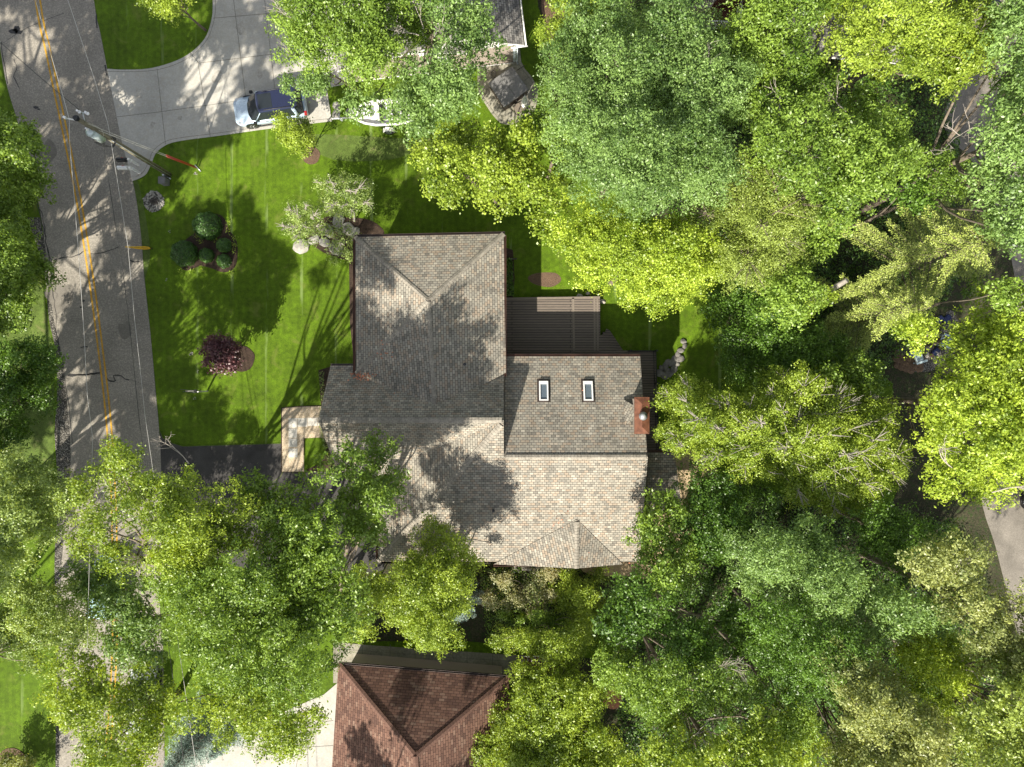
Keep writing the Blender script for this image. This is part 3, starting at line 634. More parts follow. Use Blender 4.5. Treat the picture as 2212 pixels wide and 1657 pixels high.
# ------------------------------------------------------------------ neighbour houses
# top: grey roofed house behind the big oak
n1 = thing('grey_roof_house', "neighbour's house with grey shingle roof and taupe walls at the top", 'house')
a, b = D(1037, 143.5), D(1108, 135)
d = (b - a).normalized(); nn = Vector((-d.y, d.x, 0))
def W1(u, v, z=0): q = b + d * u + nn * v; return Vector((q.x, q.y, z))
walls('wall', [W1(-11, 0), W1(0, 0), W1(0, 16), W1(-11, 16)], 0, 2.35, 'siding', n1)
bm = NB()
v = [bm.verts.new(W1(*q)) for q in ((-6.2, .02, 2.36), (.1, .02, 2.36), (-3.0, .02, 3.9))]; u = [bm.verts.new(p.co + nn * .2) for p in v]
bm.faces.new(v); bm.faces.new(u[::-1])
for k in range(3): bm.faces.new((v[k], u[k], u[(k + 1) % 3], v[(k + 1) % 3]))
bmesh.ops.recalc_face_normals(bm, faces=bm.faces); obj('gable_wall', bm, M['sidingw'], n1)
slab('roof', [[W1(.75, -.15, 2.55), W1(.75, 17, 2.55), W1(-3.0, 17, 4.5), W1(-3.0, -.3, 4.5)], [W1(-3.0, -.3, 4.5), W1(-3.0, 17, 4.5), W1(-11.7, 17, 2.4), W1(-11.7, -.3, 2.4)]], 'shingleg', n1, edge='white')
capstrip('ridge_cap', W1(-3.0, -.3, 4.52), W1(-3.0, 17, 4.52), n1)
bm = NB(); q = W1(.08, .1); box(bm, q.x - .1, q.x + .12, q.y - .1, q.y + 1.2, .1, 2.3, M=None); obj('corner_board', bm, M['tank'], n1)
bm = NB(); tube(bm, [W1(.3, .2, 2.4), W1(.28, -.02, 2.0), W1(.28, -.02, .15), W1(.3, -.2, .08)], .05, 6); obj('downspout', bm, M['tank'], n1)
bm = NB(); tube(bm, [W1(-11, -.06, .1), W1(0, -.06, .1)], .035, 5); obj('base_trim', bm, M['white'], n1)
bm = NB(); q0, q1 = W1(.95, -.2, 2.5), W1(-.15, -.2, 2.5); tube(bm, [q0, q1], .05, 6); tube(bm, [W1(.85, -.2, 2.5), W1(.85, 17, 2.5)], .05, 6); obj('gutter', bm, M['white'], n1)
walls('garage_wall', [D(770, -200), D(1000, -200), D(1000, 120), D(770, 120)], 0, 2.7, 'sidingw', n1)
slab('garage_roof', [[D(745, 115, 2.9), D(1010, 115, 2.9), D(990, -10, 4.6), D(765, -10, 4.6)], [D(745, -260, 2.9), D(1010, -260, 2.9), D(990, -10, 4.6), D(765, -10, 4.6)]], 'shingleg', n1, edge='white')
bm = NB(); 
p0, p1 = D(768, -60), D(768, 90); box(bm, p0.x - .1, p0.x - .02, p1.y, p0.y, .1, 2.3); obj('garage_door', bm, M['white'], n1)
wwindow(n1, W1(-5, 0).x, W1(-5, 0).y, 1, 1.2, 1.1, '-y')
# spa terrace
def A6(x, y, z=0): return S(1190 + x / 6.135, 60 + y / 6.135, z)
pad = smooth_poly([A6(*p) for p in ((820, 700), (930, 830), (1000, 970), (1030, 1080), (1000, 1250), (950, 1380), (860, 1460), (700, 1540), (560, 1560), (440, 1530), (330, 1420), (240, 1290), (150, 1150), (90, 1040))], 4, False)
sheet('spa_terrace', [A6(90, 660), A6(700, 560), A6(690, 390), A6(680, 0), A6(735, 0), A6(745, 400), A6(765, 590)] + pad, .03, M['oldconcrete'])
bm = NB()
for q in (((215, 660), (345, 840)), ((215, 1250), (370, 1150)), ((800, 885), (905, 820)), ((650, 1270), (740, 1470)), ((700, 1400), (820, 1350))): ribbon(bm, [A6(*q[0]), A6(*q[1])], .03, .036)
ribbon(bm, smooth_poly([A6(*p) for p in ((700, 560), (760, 680), (850, 790), (930, 900), (980, 1020), (985, 1120), (950, 1290), (850, 1420), (700, 1500), (550, 1525), (420, 1470), (320, 1340), (220, 1200), (110, 1040))], 4, False), .03, .036)
o = obj('terrace_joints', bm, M['joint']); o['kind'] = 'structure'
sp = thing('hot_tub', 'square hot tub with grey folding cover on a concrete terrace', 'hot tub')
cs = [A6(625, 655, .95), A6(880, 1015, .95), A6(500, 1292, .95), A6(255, 915, .95)]
cen = sum(cs, Vector()) / 4
def ins(k): return [(cen + (p - cen) * k) for p in cs]
bm = NB(); prism(bm, ins(.93), .03, .80); obj('cabinet', bm, M['gutter'], sp)
bm = NB(); m01, m23 = (cs[0] + cs[1]) / 2, (cs[2] + cs[3]) / 2; m12, m30 = (cs[1] + cs[2]) / 2, (cs[3] + cs[0]) / 2
e = .004
for A_, B_, C_, D_ in ((cs[0], cs[1], m12, m30), (m30, m12, cs[2], cs[3])):
    q = [A_, B_, C_, D_]; ce = sum(q, Vector()) / 4; q = [ce + (p - ce) * .996 for p in q]
    prism(bm, q, .81, .95)
bmesh.ops.bevel(bm, geom=[e_ for e_ in bm.edges if e_.calc_face_angle(0) > .7], offset=.02, segments=2, affect='EDGES')
cvr = obj('cover', bm, M['cover'], sp)
for k in range(3):
    bm = NB(); a_ = (k - 1) * .6; p_ = (cs[1] + cs[2]) / 2 + (cs[2] - cs[1]).normalized() * a_; box(bm, p_.x - .04, p_.x + .04, p_.y - .04, p_.y + .04, .5, .8); obj('strap', bm, M['black'], cvr)
bm = NB(); prism(bm, [A6(640, 1270, .3), A6(800, 1180, .3), A6(850, 1290, .3), A6(700, 1400, .3)], .03, .3); tag(obj('spa_step', bm, M['deckedge']), 'low brown step standing against the hot tub', 'step')
um = thing('closed_umbrella', 'closed pale patio umbrella standing at the corner of the hot tub', 'umbrella')
p = A6(812, 1330); bm = NB(); cyl(bm, (p.x, p.y, .03), .25, .07, 20); obj('base', bm, M['black'], um)
bm = NB(); cyl(bm, (p.x, p.y, .1), .022, 2.3, 8); obj('pole', bm, M['steel'], um)
bm = NB(); rings = []
for i in range(9):
    z = .85 + i * .18; r = .17 * (1 - (i / 8) ** 2.2) + .02
    rings.append([bm.verts.new((p.x + r * (1 + .3 * (k % 2)) * math.cos(k * PI / 8), p.y + r * (1 + .3 * (k % 2)) * math.sin(k * PI / 8), z)) for k in range(16)])
for i in range(8):
    for k in range(16): bm.faces.new((rings[i][k], rings[i][(k + 1) % 16], rings[i + 1][(k + 1) % 16], rings[i + 1][k]))
bm.faces.new(rings[-1]); obj('canopy', bm, M['sidingw'], um, True)
hs = NB(); q = A6(330, 790, .3)
for k in range(3): tube(hs, [(q.x + .16 * math.cos(t_ * PI / 8), q.y + .1 + .26 * math.sin(t_ * PI / 8), .1 + .05 * k) for t_ in range(17)], .018, 5, False)
tag(obj('garden_hose', hs, M['stoned']), 'coiled grey garden hose on the terrace beside the hot tub', 'hose')
bm = NB(); tube(bm, [A6(695, 722, .5), A6(820, 645, .62)], .025, 6); tube(bm, [A6(820, 645, .62), A6(822, 650, .03)], .02, 5); tag(obj('cover_lifter', bm, M['gutter']), 'thin metal bar of the cover lifter sticking out behind the hot tub', 'cover lifter')
# top right: brown house with white balcony
n2 = thing('brown_house', 'dark brown house with a white railed balcony behind the bare tree at the top', 'house')
e0, e1 = D(1484, 45, 3.6), D(1593, 50, 3.6)
bz = 2.7
bm = NB(); prism(bm, [D(1478, 58, bz), D(1590, 62, bz), D(1600, -40, bz), D(1478, -40, bz)], bz - .2, bz); obj('balcony_floor', bm, M['brickw'], n2)
bm = NB(); a, b = D(1480, 60, bz), D(1589, 64, bz)
for z in (bz + .08, bz + .95): tube(bm, [(a.x, a.y, z), (b.x, b.y, z)], .045, 4)
for k in range(29): q = a.lerp(b, k / 28); box(bm, q.x - .018, q.x + .018, q.y - .018, q.y + .018, bz + .08, bz + .95)
c = D(1597, -30, bz)
for z in (bz + .08, bz + .95): tube(bm, [(b.x, b.y, z), (c.x, c.y, z)], .045, 4)
for k in range(20): q = b.lerp(c, k / 20); box(bm, q.x - .018, q.x + .018, q.y - .018, q.y + .018, bz + .08, bz + .95)
box(bm, b.x - .07, b.x + .07, b.y - .07, b.y + .07, 0, bz + 1.1); box(bm, a.x - .07, a.x + .07, a.y - .07, a.y + .07, 0, bz + 1.1)
obj('balcony_railing', bm, M['white'], n2)
wy = D(1500, 17, bz).y
walls('wall', [(D(1440, 0).x, wy), (D(1640, 0).x, wy), (D(1640, 0).x, wy + 10), (D(1440, 0).x, wy + 10)], 0, 5.4, 'brickw', n2)
wwindow(n2, D(1520, 0, 4).x, wy, 2.9, 1.6, 2.0, '-y'); wwindow(n2, D(1470, 0, 4).x, wy, 3.3, 1.1, 1.3, '-y')
rx0, rx1 = D(1430, 0).x, D(1650, 0).x
slab('roof', [[(rx0, wy + .3, 5.4), (rx1, wy + .3, 5.4), (rx1, wy + 5.5, 7.6), (rx0, wy + 5.5, 7.6)], [(rx0, wy + 11, 5.4), (rx1, wy + 11, 5.4), (rx1, wy + 5.5, 7.6), (rx0, wy + 5.5, 7.6)]], 'shingleg', n2, edge='white')
# far right top: low grey-roofed building under the trees
n3 = thing('shaded_house', 'low grey shingled house mostly hidden under the trees near the top right', 'house')
slab('roof', [[D(1690, 115, 3), D(1985, 140, 3), D(1975, 60, 5), D(1700, 30, 5)], [D(1690, -60, 3), D(1985, -60, 3), D(1975, 60, 5), D(1700, 30, 5)]], 'shingleg', n3, edge='white')
walls('wall', [D(1712, 104, 1), D(1960, 122, 1), D(1960, -50, 1), D(1712, -50, 1)], 0, 3.0, 'siding', n3)
# bottom: red shingled house
n4 = thing('red_roof_house', 'house with reddish brown hipped shingle roof at the bottom edge', 'house')
ez, az = 3.0, 5.5
a = D(731, 1434, ez); b = D(1099, 1463, ez); sw = D(697, 1980, ez); se = D(1116, 2010, ez)
r1 = D(897, 1634, az); r2 = Vector((r1.x + .3, r1.y - 5.5, az))
slab('roof', [[a, b, r1], [b, se, r2, r1], [sw, a, r1, r2], [se, sw, r2]], 'shingler', n4)
bm0 = granular('red_cap', (.115, .062, .046), (.175, .10, .075), fine=8, bigamt=.2); M['redcap'] = bm0
for p, q in ((a, r1), (b, r1), (r1, r2)): capstrip('ridge_cap', up(p), up(q), n4, .34, 'redcap')
ctr = (a + b + se + sw) / 4
ic = lambda p, k: (p.x + .5 * (1 if p.x < ctr.x else -1), p.y + .5 * (1 if p.y < ctr.y else -1))
walls('wall', [ic(a, .93), ic(b, .93), ic(se, .93), ic(sw, .93)], 0, 2.95, 'siding', n4)
gutter(a + Vector((0, .06, 0)), b + Vector((0, .06, 0)), n4)
# ------------------------------------------------------------------ back door stoop of the red house
st = thing('brick_stoop', 'small stoop with white posts and brick steps beside the red roofed house', 'stoop')
bm = NB(); prism(bm, [D(1128, 1415), D(1200, 1415), D(1200, 1450), D(1128, 1450)], 0, .25); obj('steps', bm, M['brickw'], st)
bm = NB()
for k in range(9): q = D(1132 + k * 8, 1418, .3); box(bm, q.x - .02, q.x + .02, q.y - .02, q.y + .02, .25, 1.1)
q0, q1 = D(1130, 1418, 1.1), D(1200, 1418, 1.1); tube(bm, [q0, q1], .03, 4); obj('railing', bm, M['white'], st)
bm = NB(); q = D(1124, 1418); box(bm, q.x - .18, q.x + .18, q.y - .9, q.y + .1, 0, .9); obj('side_wall', bm, M['siding'], st)
# ------------------------------------------------------------------ utility pole, wires
pb = S(427, 441); PT = 10.0
up_ = thing('utility_pole', 'grey wooden utility pole with crossarms and cables leaning over the road', 'utility pole')
bm = NB(); tube(bm, [(pb.x, pb.y, 0), (pb.x, pb.y, PT)], [.17, .12], 12); obj('post', bm, M['pole'], up_)
bm = NB(); tube(bm, [(pb.x, pb.y, 9.6), (pb.x - .45, pb.y + .05, 9.85), (pb.x - .6, pb.y + .02, 10.1)], .04, 6); cyl(bm, (pb.x - .6, pb.y + .02, 10.05), .07, .22, 10); obj('insulator', bm, M['white'], up_)
bm = NB(); cyl(bm, (pb.x - .02, pb.y, PT), .12, .25, 10); cyl(bm, (pb.x, pb.y, PT + .1), .17, .05, 10); obj('pole_cap', bm, M['black'], up_)
bm = NB(); q = S(208, 284, 9.6)
tube(bm, [(pb.x, pb.y, 9.3), (q.x, q.y, 9.6)], .035, 6)
tube(bm, [S(199, 281, 9.65), S(223, 289, 9.65)], .035, 6); obj('side_bracket', bm, M['steel'], up_)
for sx, sy in ((201, 283), (222, 287)):
    bm = NB(); cyl(bm, tuple(S(sx, sy, 9.6)), .06, .26, 10); cyl(bm, tuple(S(sx, sy, 9.7)), .09, .04, 10); obj('insulator', bm, M['white'], up_)
tk = S(226.8, 333, 8.6); bm = NB()
cyl(bm, (tk.x, tk.y, 7.45), .24, 1.1, 24); cyl(bm, (tk.x, tk.y, 8.55), .26, .05, 24); cyl(bm, (tk.x, tk.y, 8.6), .26, .05, 24, .1); trf = obj('transformer', bm, M['tank'], up_)
bm = NB(); cyl(bm, (tk.x - .05, tk.y + .1, 8.62), .05, .3, 10); cyl(bm, (tk.x - .05, tk.y + .1, 8.72), .08, .03, 10); obj('bushing', bm, M['white'], trf)
for k in (0, 1, 2):
    bm = NB(); s_ = k * .09
    pts = [Vector((tk.x + .1, tk.y - .2, 7.7 - s_)), S(236, 352 + 2 * k, 7.6), S(262, 364 + 3 * k, 7.1), S(284, 371 - 2 * k, 6.8), S(292, 357 - 4 * k, 6.8), S(280, 345, 7.0), Vector((pb.x + .15, pb.y - .05, 7.1))]
    tube(bm, smooth_poly(pts, 5, False), .022, 5, False); obj('cable', bm, M['wired'], up_)
for s in ((-.3, 0.1), ):
    bm = NB(); pts = [Vector((pb.x, pb.y + .1, 9.3)), S(245, 320, 8.6), S(258, 330, 8.2), S(262, 342, 7.8), Vector((pb.x, pb.y + .12, 7.5))]
    tube(bm, smooth_poly(pts, 5, False), .015, 5, False); obj('cable', bm, M['wire'], up_)
bm = NB(); tube(bm, [(pb.x + .14, pb.y - .1, 0), (pb.x + .1, pb.y - .1, 7)], .025, 5); obj('conduit', bm, M['steel'], up_)
bm = NB(); tube(bm, [(pb.x - .17, pb.y - .12, .05), (pb.x + .12, pb.y - .3, .05)], .05, 6); box(bm, pb.x - .25, pb.x - .1, pb.y - .2, pb.y - .1, .0, .5); obj('meter_riser', bm, M['steel'], up_)
def wire(name, pts, r, mat, lab, parent=None, sm=1, group='overhead wires along the road'):
    bm = NB(); tube(bm, smooth_poly(pts, sm, False), r, 5, False)
    return tag(obj(name, bm, M[mat]), lab, 'wire', group)
ins = S(174.7, 301, 10.2)
wire('overhead_wire', [Vector((-38, 55, 10.5)), S(89.5, 0, 9.7), S(167, 272, 10.1), ins, S(175, 350, 10.0), S(198.5, 642, 9.2), S(212, 840, 8.9), S(220, 995, 8.7), S(233.5, 1104, 8.6), Vector((-23.6, -28, 10)), Vector((-22, -60, 9))], .013, 'wire', 'highest pale wire along the road, passing the top of the utility pole')
wire('overhead_wire', [Vector((-33, 60, 8.0)), S(171, 0, 6.6), S(234, 187, 6.8), S(272, 311, 7.0), S(279, 350, 7.0), S(323, 623, 6.4), S(339, 801, 6.1), S(352, 917, 6.0), S(366, 1050, 6.0), Vector((-17.6, -30, 7)), Vector((-16, -60, 6.5))], .013, 'wire', 'lower pale wire nearest the lawn edge of the road')
wire('overhead_wire', [Vector((tk.x + .2, tk.y - .1, 7.6)), S(262, 380, 7.3), S(285.5, 529, 6.8), S(296, 599, 6.6), S(307.5, 664, 6.4), S(331, 859, 6.2), S(344.5, 995, 6.1), S(350, 1050, 6.1), Vector((-18.3, -30, 7.2)), Vector((-17, -60, 6.7))], .018, 'wired', 'dark twisted wire running down the road from the grey transformer')
wire('service_wire', [Vector((-44, 33, 7)), S(-60, 70, 8.2), S(8, 113, 8.6), S(84, 180, 9.0), S(140, 228, 9.3), S(194.6, 272, 9.5), S(205, 285, 9.6)], .018, 'wired', 'dark wire crossing the road diagonally to the pole from the upper left')
for k, (ax, ay, bx, by, tz) in enumerate(((494, 421, 212, 302, 9.4), (499, 425, 240, 322, 8.4))):
    g = thing('guy_wire', ['upper of the two pole guy wires with a red guard at its foot', 'lower of the two pole guy wires with a red guard at its foot'][k], 'guy wire', group='guy wires of the utility pole')
    A_, B_ = S(ax, ay, .05), Vector((pb.x + .1, pb.y, tz))
    bm = NB(); tube(bm, [A_, B_], .014, 5, False); obj('cable', bm, M['wire'], g)
    bm = NB(); d = (B_ - A_).normalized(); tube(bm, [A_ + d * .15, A_ + d * 3.0], .05, 8); obj('guard', bm, M['orange'], g)
bm = NB(); q = S(498, 424); tube(bm, [(q.x - .15, q.y + .2, .05), (q.x + .25, q.y - .25, .03)], .03, 5); tag(obj('anchor_rod', bm, M['steel']), 'pale metal anchor rod at the foot of the guy wires', 'anchor rod')
# utility pedestal
pd = thing('utility_pedestal', 'dark green utility box in the grass below the foot of the utility pole', 'utility box')
q = S(421, 461); bm = NB(); box(bm, q.x - .22, q.x + .22, q.y - .24, q.y + .2, 0, .62, .04); obj('case', bm, M['cover'], pd)
bm = NB(); box(bm, q.x - .25, q.x + .25, q.y - .27, q.y + .23, .62, .74, .03); obj('lid', bm, M['cover'], pd)
# mailboxes
def mailbox(bx, by, hx, hy, lab, tube_black):
    b, h = S(bx, by), S(hx, hy, 1.25)
    m = thing('mailbox', lab, 'mailbox', group='mailboxes by the driveway mouth')
    bm = NB(); box(bm, b.x - .065, b.x + .065, b.y - .065, b.y + .065, 0, 1.35); v = bmesh.ops.create_cone(bm, cap_ends=True, segments=4, radius1=.11, radius2=0, depth=.12)['verts']
    for q in v: q.co = Matrix.Rotation(PI / 4, 3, 'Z') @ q.co + Vector((b.x, b.y, 1.41))
    tube(bm, [(b.x, b.y, .55), (b.x - .4, b.y - .03, 1.0)], .04, 4); box(bm, b.x - .72, b.x + .12, b.y - .06, b.y + .06, .98, 1.08); obj('post', bm, M['white'], m)
    bm = NB(); prof = [(-.09, 0), (.09, 0), (.09, .12)] + [(.09 * math.cos(a), .12 + .09 * math.sin(a)) for a in [PI * k / 8 for k in range(1, 8)]] + [(-.09, .12)]
    r0 = [bm.verts.new((b.x - .85, b.y + u * 1.4, 1.09 + v_ * 1.3)) for u, v_ in prof]; r1_ = [bm.verts.new((b.x - .18, b.y + u * 1.4, 1.09 + v_ * 1.3)) for u, v_ in prof]
    for k in range(len(prof)): bm.faces.new((r0[k], r0[(k + 1) % len(prof)], r1_[(k + 1) % len(prof)], r1_[k]))
    bm.faces.new(r0[::-1]); bm.faces.new(r1_); bmesh.ops.recalc_face_normals(bm, faces=bm.faces)
    bx_ = obj('box', bm, M['black' if tube_black else 'white'], m)
    bm = NB(); box(bm, b.x - .5, b.x - .35, b.y + .095, b.y + .105, 1.15, 1.38); obj('flag', bm, M['orange'], bx_)
mailbox(350.7, 417.3, 319, 393, 'white mailbox post carrying a black box, nearer the utility pole', True)
mailbox(353.3, 437, 322, 420, 'all white mailbox on a white post, the lower of the two', False)
# yellow marker post leaning over the road edge, dark print on it
mk = thing('marker_post', 'yellow tapering marker sign leaning over the road edge', 'marker post')
a, b = S(379, 626.5, .15), S(322, 623, 1.1)
d = (b - a).normalized(); s = Vector((-d.y, d.x, 0)).normalized(); n_ = d.cross(s)
prof = [(0, -.02), (.08, -.1), (.35, -.12), (.75, -.09), (1.15, -.05), (1.55, -.03), (1.55, .03), (1.15, .06), (.75, .1), (.35, .1), (.08, .06), (0, .02)]
bm = NB(); v0 = [bm.verts.new(a + d * u + s * v) for u, v in prof]; v1 = [bm.verts.new(a + d * u + s * v - n_ * .03) for u, v in prof]
bm.faces.new(v0); bm.faces.new(v1[::-1])
for k in range(12): bm.faces.new((v0[k], v1[k], v1[(k + 1) % 12], v0[(k + 1) % 12]))
bmesh.ops.recalc_face_normals(bm, faces=bm.faces); bl = obj('blade', bm, M['signy'], mk)
zn = n_ if n_.z > 0 else -n_
bm = NB(); rnd = random.Random(3)
for row, (u0, u1, v) in enumerate(((.14, .52, -.055), (.12, .6, -.015), (.14, .62, .03), (.66, 1.0, -.02), (.7, 1.25, .015))):
    u = u0
    while u < u1:
        l = rnd.uniform(.02, .05); c_ = a + d * u + s * v + zn * .034 * (1 if zn.dot(n_) < 0 else .12)
        q = [c_ + s * -.009, c_ + d * l + s * -.009, c_ + d * l + s * .009, c_ + s * .009]
        bm.faces.new([bm.verts.new(p + zn * .004) for p in q]); u += l + .018
obj('lettering', bm, M['black'], bl)
bm = NB(); tube(bm, [a - d * .25 - Vector((0, 0, .1)), a + d * 1.1 - zn * .05], .025, 6); obj('stake', bm, M['gutter'], mk)
# post with a long arm on the front lawn
lp = thing('lawn_post', 'thin white post with long black metal arm on the sunlit front lawn', 'post')
q = S(523, 987); bm = NB(); box(bm, q.x - .05, q.x + .05, q.y - .05, q.y + .05, 0, 1.45); obj('post', bm, M['white'], lp)
bm = NB(); tube(bm, [(q.x + .25, q.y + .02, 1.46), (q.x - 1.15, q.y + .14, 1.5)], .022, 5); tube(bm, [(q.x + .02, q.y - .09, 1.38), (q.x - .85, q.y - .02, 1.3)], .022, 5); tube(bm, [(q.x - .85, q.y - .02, 1.3), (q.x - 1.12, q.y - .02, 1.2)], .02, 5)
obj('arm', bm, M['black'], lp); bm = NB(); box(bm, q.x - .19, q.x + .0, q.y - .02, q.y + .14, 1.47, 1.62, .02); obj('box', bm, M['black'], lp)
bm = NB(); box(bm, q.x - .85, q.x - .2, q.y + .0, q.y + .05, 1.0, 1.4); obj('sign_panel', bm, M['stonew'], lp)
# small lawn litter
bm = NB()
for x, y, s_ in ((413, 765, .12), (428, 803, .05), (421, 1012 * .85, .05), (360, 605, .05), (423, 375, .1), (343, 420, .07), (365, 500, .05), (480, 1640, .04)):
    for k in range(5):
        p = D(x + random.uniform(-3, 3), y + random.uniform(-3, 3), .03); r = s_ * random.uniform(.5, 1)
        bm.faces.new([bm.verts.new((p.x + r * math.cos(a), p.y + r * .7 * math.sin(a), .03)) for a in (0, 1.5, 3, 4.6)])
tag(obj('lawn_debris', bm, M['stonew']), 'scraps of pale bark and dry leaves scattered on the front lawn', 'debris', kind='stuff')

# ------------------------------------------------------------------ cars
M['carblue'] = m_paint('silver_blue_paint', (.40, .50, .60), .25, .15)
M['carblack'] = m_paint('black_blue_roof', (.012, .016, .045), .08)
M['cardark'] = m_paint('dark_paint', (.02, .025, .035), .15)
M['carlight'] = m_paint('light_blue_paint', (.40, .58, .66), .25)
M['cargrey'] = m_paint('grey_paint', (.30, .31, .32), .25)
def rr_outline(x0, x1, hw0, hw1, r0, r1, n=6):
    """rounded plan outline, front at x1; half widths hw0 rear, hw1 front"""
    pts = []
    for k in range(n + 1):
        a = PI / 2 * k / n; pts.append((x1 - r1 + r1 * math.sin(a) * 1.0, -hw1 + .6 * r1 - .6 * r1 * math.cos(a)))
    pts = pts + [(x, -y) for x, y in pts[::-1]]
    q = []
    for k in range(n + 1):
        a = PI / 2 * k / n; q.append((x0 + r0 - r0 * math.sin(a), hw0 - .6 * r0 + .6 * r0 * math.cos(a)))
    return pts + q + [(x, -y) for x, y in q[::-1]]
def loft(bm, levels, cap0=True, cap1=True):
    rs = [[bm.verts.new((x, y, z if not callable(z) else z(x, y))) for x, y in o] for o, z in levels]
    n = len(rs[0])
    for i in range(len(rs) - 1):
        for k in range(n): bm.faces.new((rs[i][k], rs[i][(k + 1) % n], rs[i + 1][(k + 1) % n], rs[i + 1][k]))
    if cap1: bm.faces.new(rs[-1])
    if cap0: bm.faces.new(rs[0][::-1])
    bmesh.ops.recalc_face_normals(bm, faces=bm.faces)
def make_car(name, label, cat, loc, rz, paint, roof, L_=5.0, W_=1.95, Ht=1.75, group=None):
    t = thing(name, label, cat, loc, rz, group); h, w2 = L_ / 2, W_ / 2
    zb = .98
    bonnet = lambda dz: (lambda x, y: zb + dz - (max(0, (x - h * .45)) * .13) - abs(y) ** 3 * .07 - max(0, -x - h * .75) * .1)
    bm = NB()
    loft(bm, [(rr_outline(-h + .12, h - .14, w2 * .93, w2 * .9, .35, .45), .24), (rr_outline(-h + .02, h - .02, w2 * .99, w2 * .97, .38, .55), .48),
              (rr_outline(-h, h, w2, w2 * .98, .4, .62), .70), (rr_outline(-h + .05, h - .10, w2 * .98, w2 * .95, .42, .66), bonnet(-.12)),
              (rr_outline(-h + .10, h - .22, w2 * .93, w2 * .88, .42, .66), bonnet(0))])
    for s in (-1, 1):
        for x in (h * .60, -h * .57):
            pass
    body = obj('body', bm, M[paint], t, True)
    # glasshouse
    zr = Ht - .05
    belt = [(-h + .20, -w2 * .80), (-h + .20, w2 * .80), (-h + .5, w2 * .9), (h * .40, w2 * .90), (h * .53, w2 * .80), (h * .595, w2 * .38), (h * .605, 0), (h * .595, -w2 * .38), (h * .53, -w2 * .80), (h * .40, -w2 * .90), (-h + .5, -w2 * .9)]
    top = [(-h + .42, -w2 * .62), (-h + .42, w2 * .62), (-h + .62, w2 * .72), (h * .17, w2 * .73), (h * .225, w2 * .66), (h * .25, w2 * .33), (h * .255, 0), (h * .25, -w2 * .33), (h * .225, -w2 * .66), (h * .17, -w2 * .73), (-h + .62, -w2 * .72)]
    bm = NB(); loft(bm, [(belt, zb - .06), (top, zr)]); gl = obj('window', bm, M['glass'], t)
    bm = NB(); loft(bm, [([(x * 1.0, y * 1.03) for x, y in top], zr - .01), ([(x, y * 1.0) for x, y in top], zr + .04), ([(x * .93 - .03, y * .88) for x, y in top], zr + .075)]); ro = obj('roof_panel', bm, M[roof], t)
    bm = NB()
    for s in (-1, 1): tube(bm, [(-h + .75, s * w2 * .64, zr + .07), (-h + .8, s * w2 * .64, zr + .12), (h * .05, s * w2 * .63, zr + .12), (h * .08, s * w2 * .63, zr + .06)], .02, 5)
    obj('roof_rail', bm, M['black'], ro)
    bm = NB(); box(bm, -h * .18, h * .19, -w2 * .5, w2 * .5, zr + .06, zr + .083); obj('sunroof', bm, M['glass'], ro)
    # pillars
    bm = NB()
    for s in (-1, 1):
        for (xb, yb), (xt, yt), r in (((-h + .62, w2 * .91), (-h + .72, w2 * .73), .13), ((h * .41, w2 * .905), (h * .18, w2 * .735), .03)):
            tube(bm, [(xb, s * yb, zb - .04), (xt, s * yt, zr)], r, 6)
    obj('pillar', bm, M[paint], t)
    bm = NB()
    for s in (-1, 1): tube(bm, [(-h * .2, s * w2 * .905, zb - .02), (-h * .2, s * w2 * .73, zr)], .03, 5)
    obj('pillar', bm, M['black'], t)
    for s in (-1, 1):
        bm = NB(); box(bm, h * .38, h * .47, min(s * w2 * .98, s * (w2 + .17)), max(s * w2 * .98, s * (w2 + .17)), zb - .02, zb + .16, .03); obj('mirror', bm, M['black'], t)
        bm = NB(); box(bm, h - .52, h - .20, s * w2 * .80 - .12, s * w2 * .80 + .10, .66, .80, .03); obj('headlight', bm, M['steel'], t)
        bm = NB(); box(bm, -h + .01, -h + .2, s * w2 * .84 - .16, s * w2 * .84 + .14, .78, .92, .02); obj('taillight', bm, M['red'], t)
        for x in (h * .12, -h * .28):
            bm = NB(); box(bm, x - .1, x + .1, s * w2 * 1.0 - .02, s * w2 * 1.0 + .02, .82, .86); obj('handle', bm, M['steel'], t)
        bm = NB(); box(bm, -h * .38, h * .40, s * w2 * 1.0 - .03, s * w2 * 1.0 + .03, .26, .36); obj('sill_trim', bm, M['black'], t)
        for x in (h * .60, -h * .57):
            Mw = Matrix.Translation((x, s * (w2 - .13), .37)) @ Matrix.Rotation(PI / 2, 4, 'X')
            bm = NB(); cyl(bm, (0, 0, -.125), .37, .25, 28, M=Mw); bmesh.ops.bevel(bm, geom=[e for e in bm.edges if e.calc_face_angle(0) > 1], offset=.03, segments=2, affect='EDGES')
            wh = obj('wheel', bm, M['tyre'], t)
            bm = NB(); cyl(bm, (0, 0, -.13), .25, .26, 24, M=Mw)
            obj('rim', bm, M['black'], wh)
            bm = NB()
            for k in range(5):
                a = 2 * PI * k / 5
                for zz in (-.135, .135): tube(bm, [Mw @ Vector((0, 0, zz)), Mw @ Vector((.24 * math.cos(a), .24 * math.sin(a), zz))], .025, 4)
            for zz in (-.135, .135): tube(bm, [Mw @ Vector((.245 * math.cos(k * PI / 10), .245 * math.sin(k * PI / 10), zz)) for k in range(21)], .015, 4, False)
            obj('spokes', bm, M['rim'], wh)
            bm = NB(); Mq = Matrix.Translation((x, s * (w2 - .002), .37)) @ Matrix.Rotation(PI / 2, 4, 'X')
            cyl(bm, (0, 0, -.012), .43, .024, 28, M=Mq); obj('wheel_arch', bm, M['black'], t)
    bm = NB(); box(bm, h - .03, h + .012, -.45, .45, .42, .6, .005); obj('grille', bm, M['black'], t)
    bm = NB()
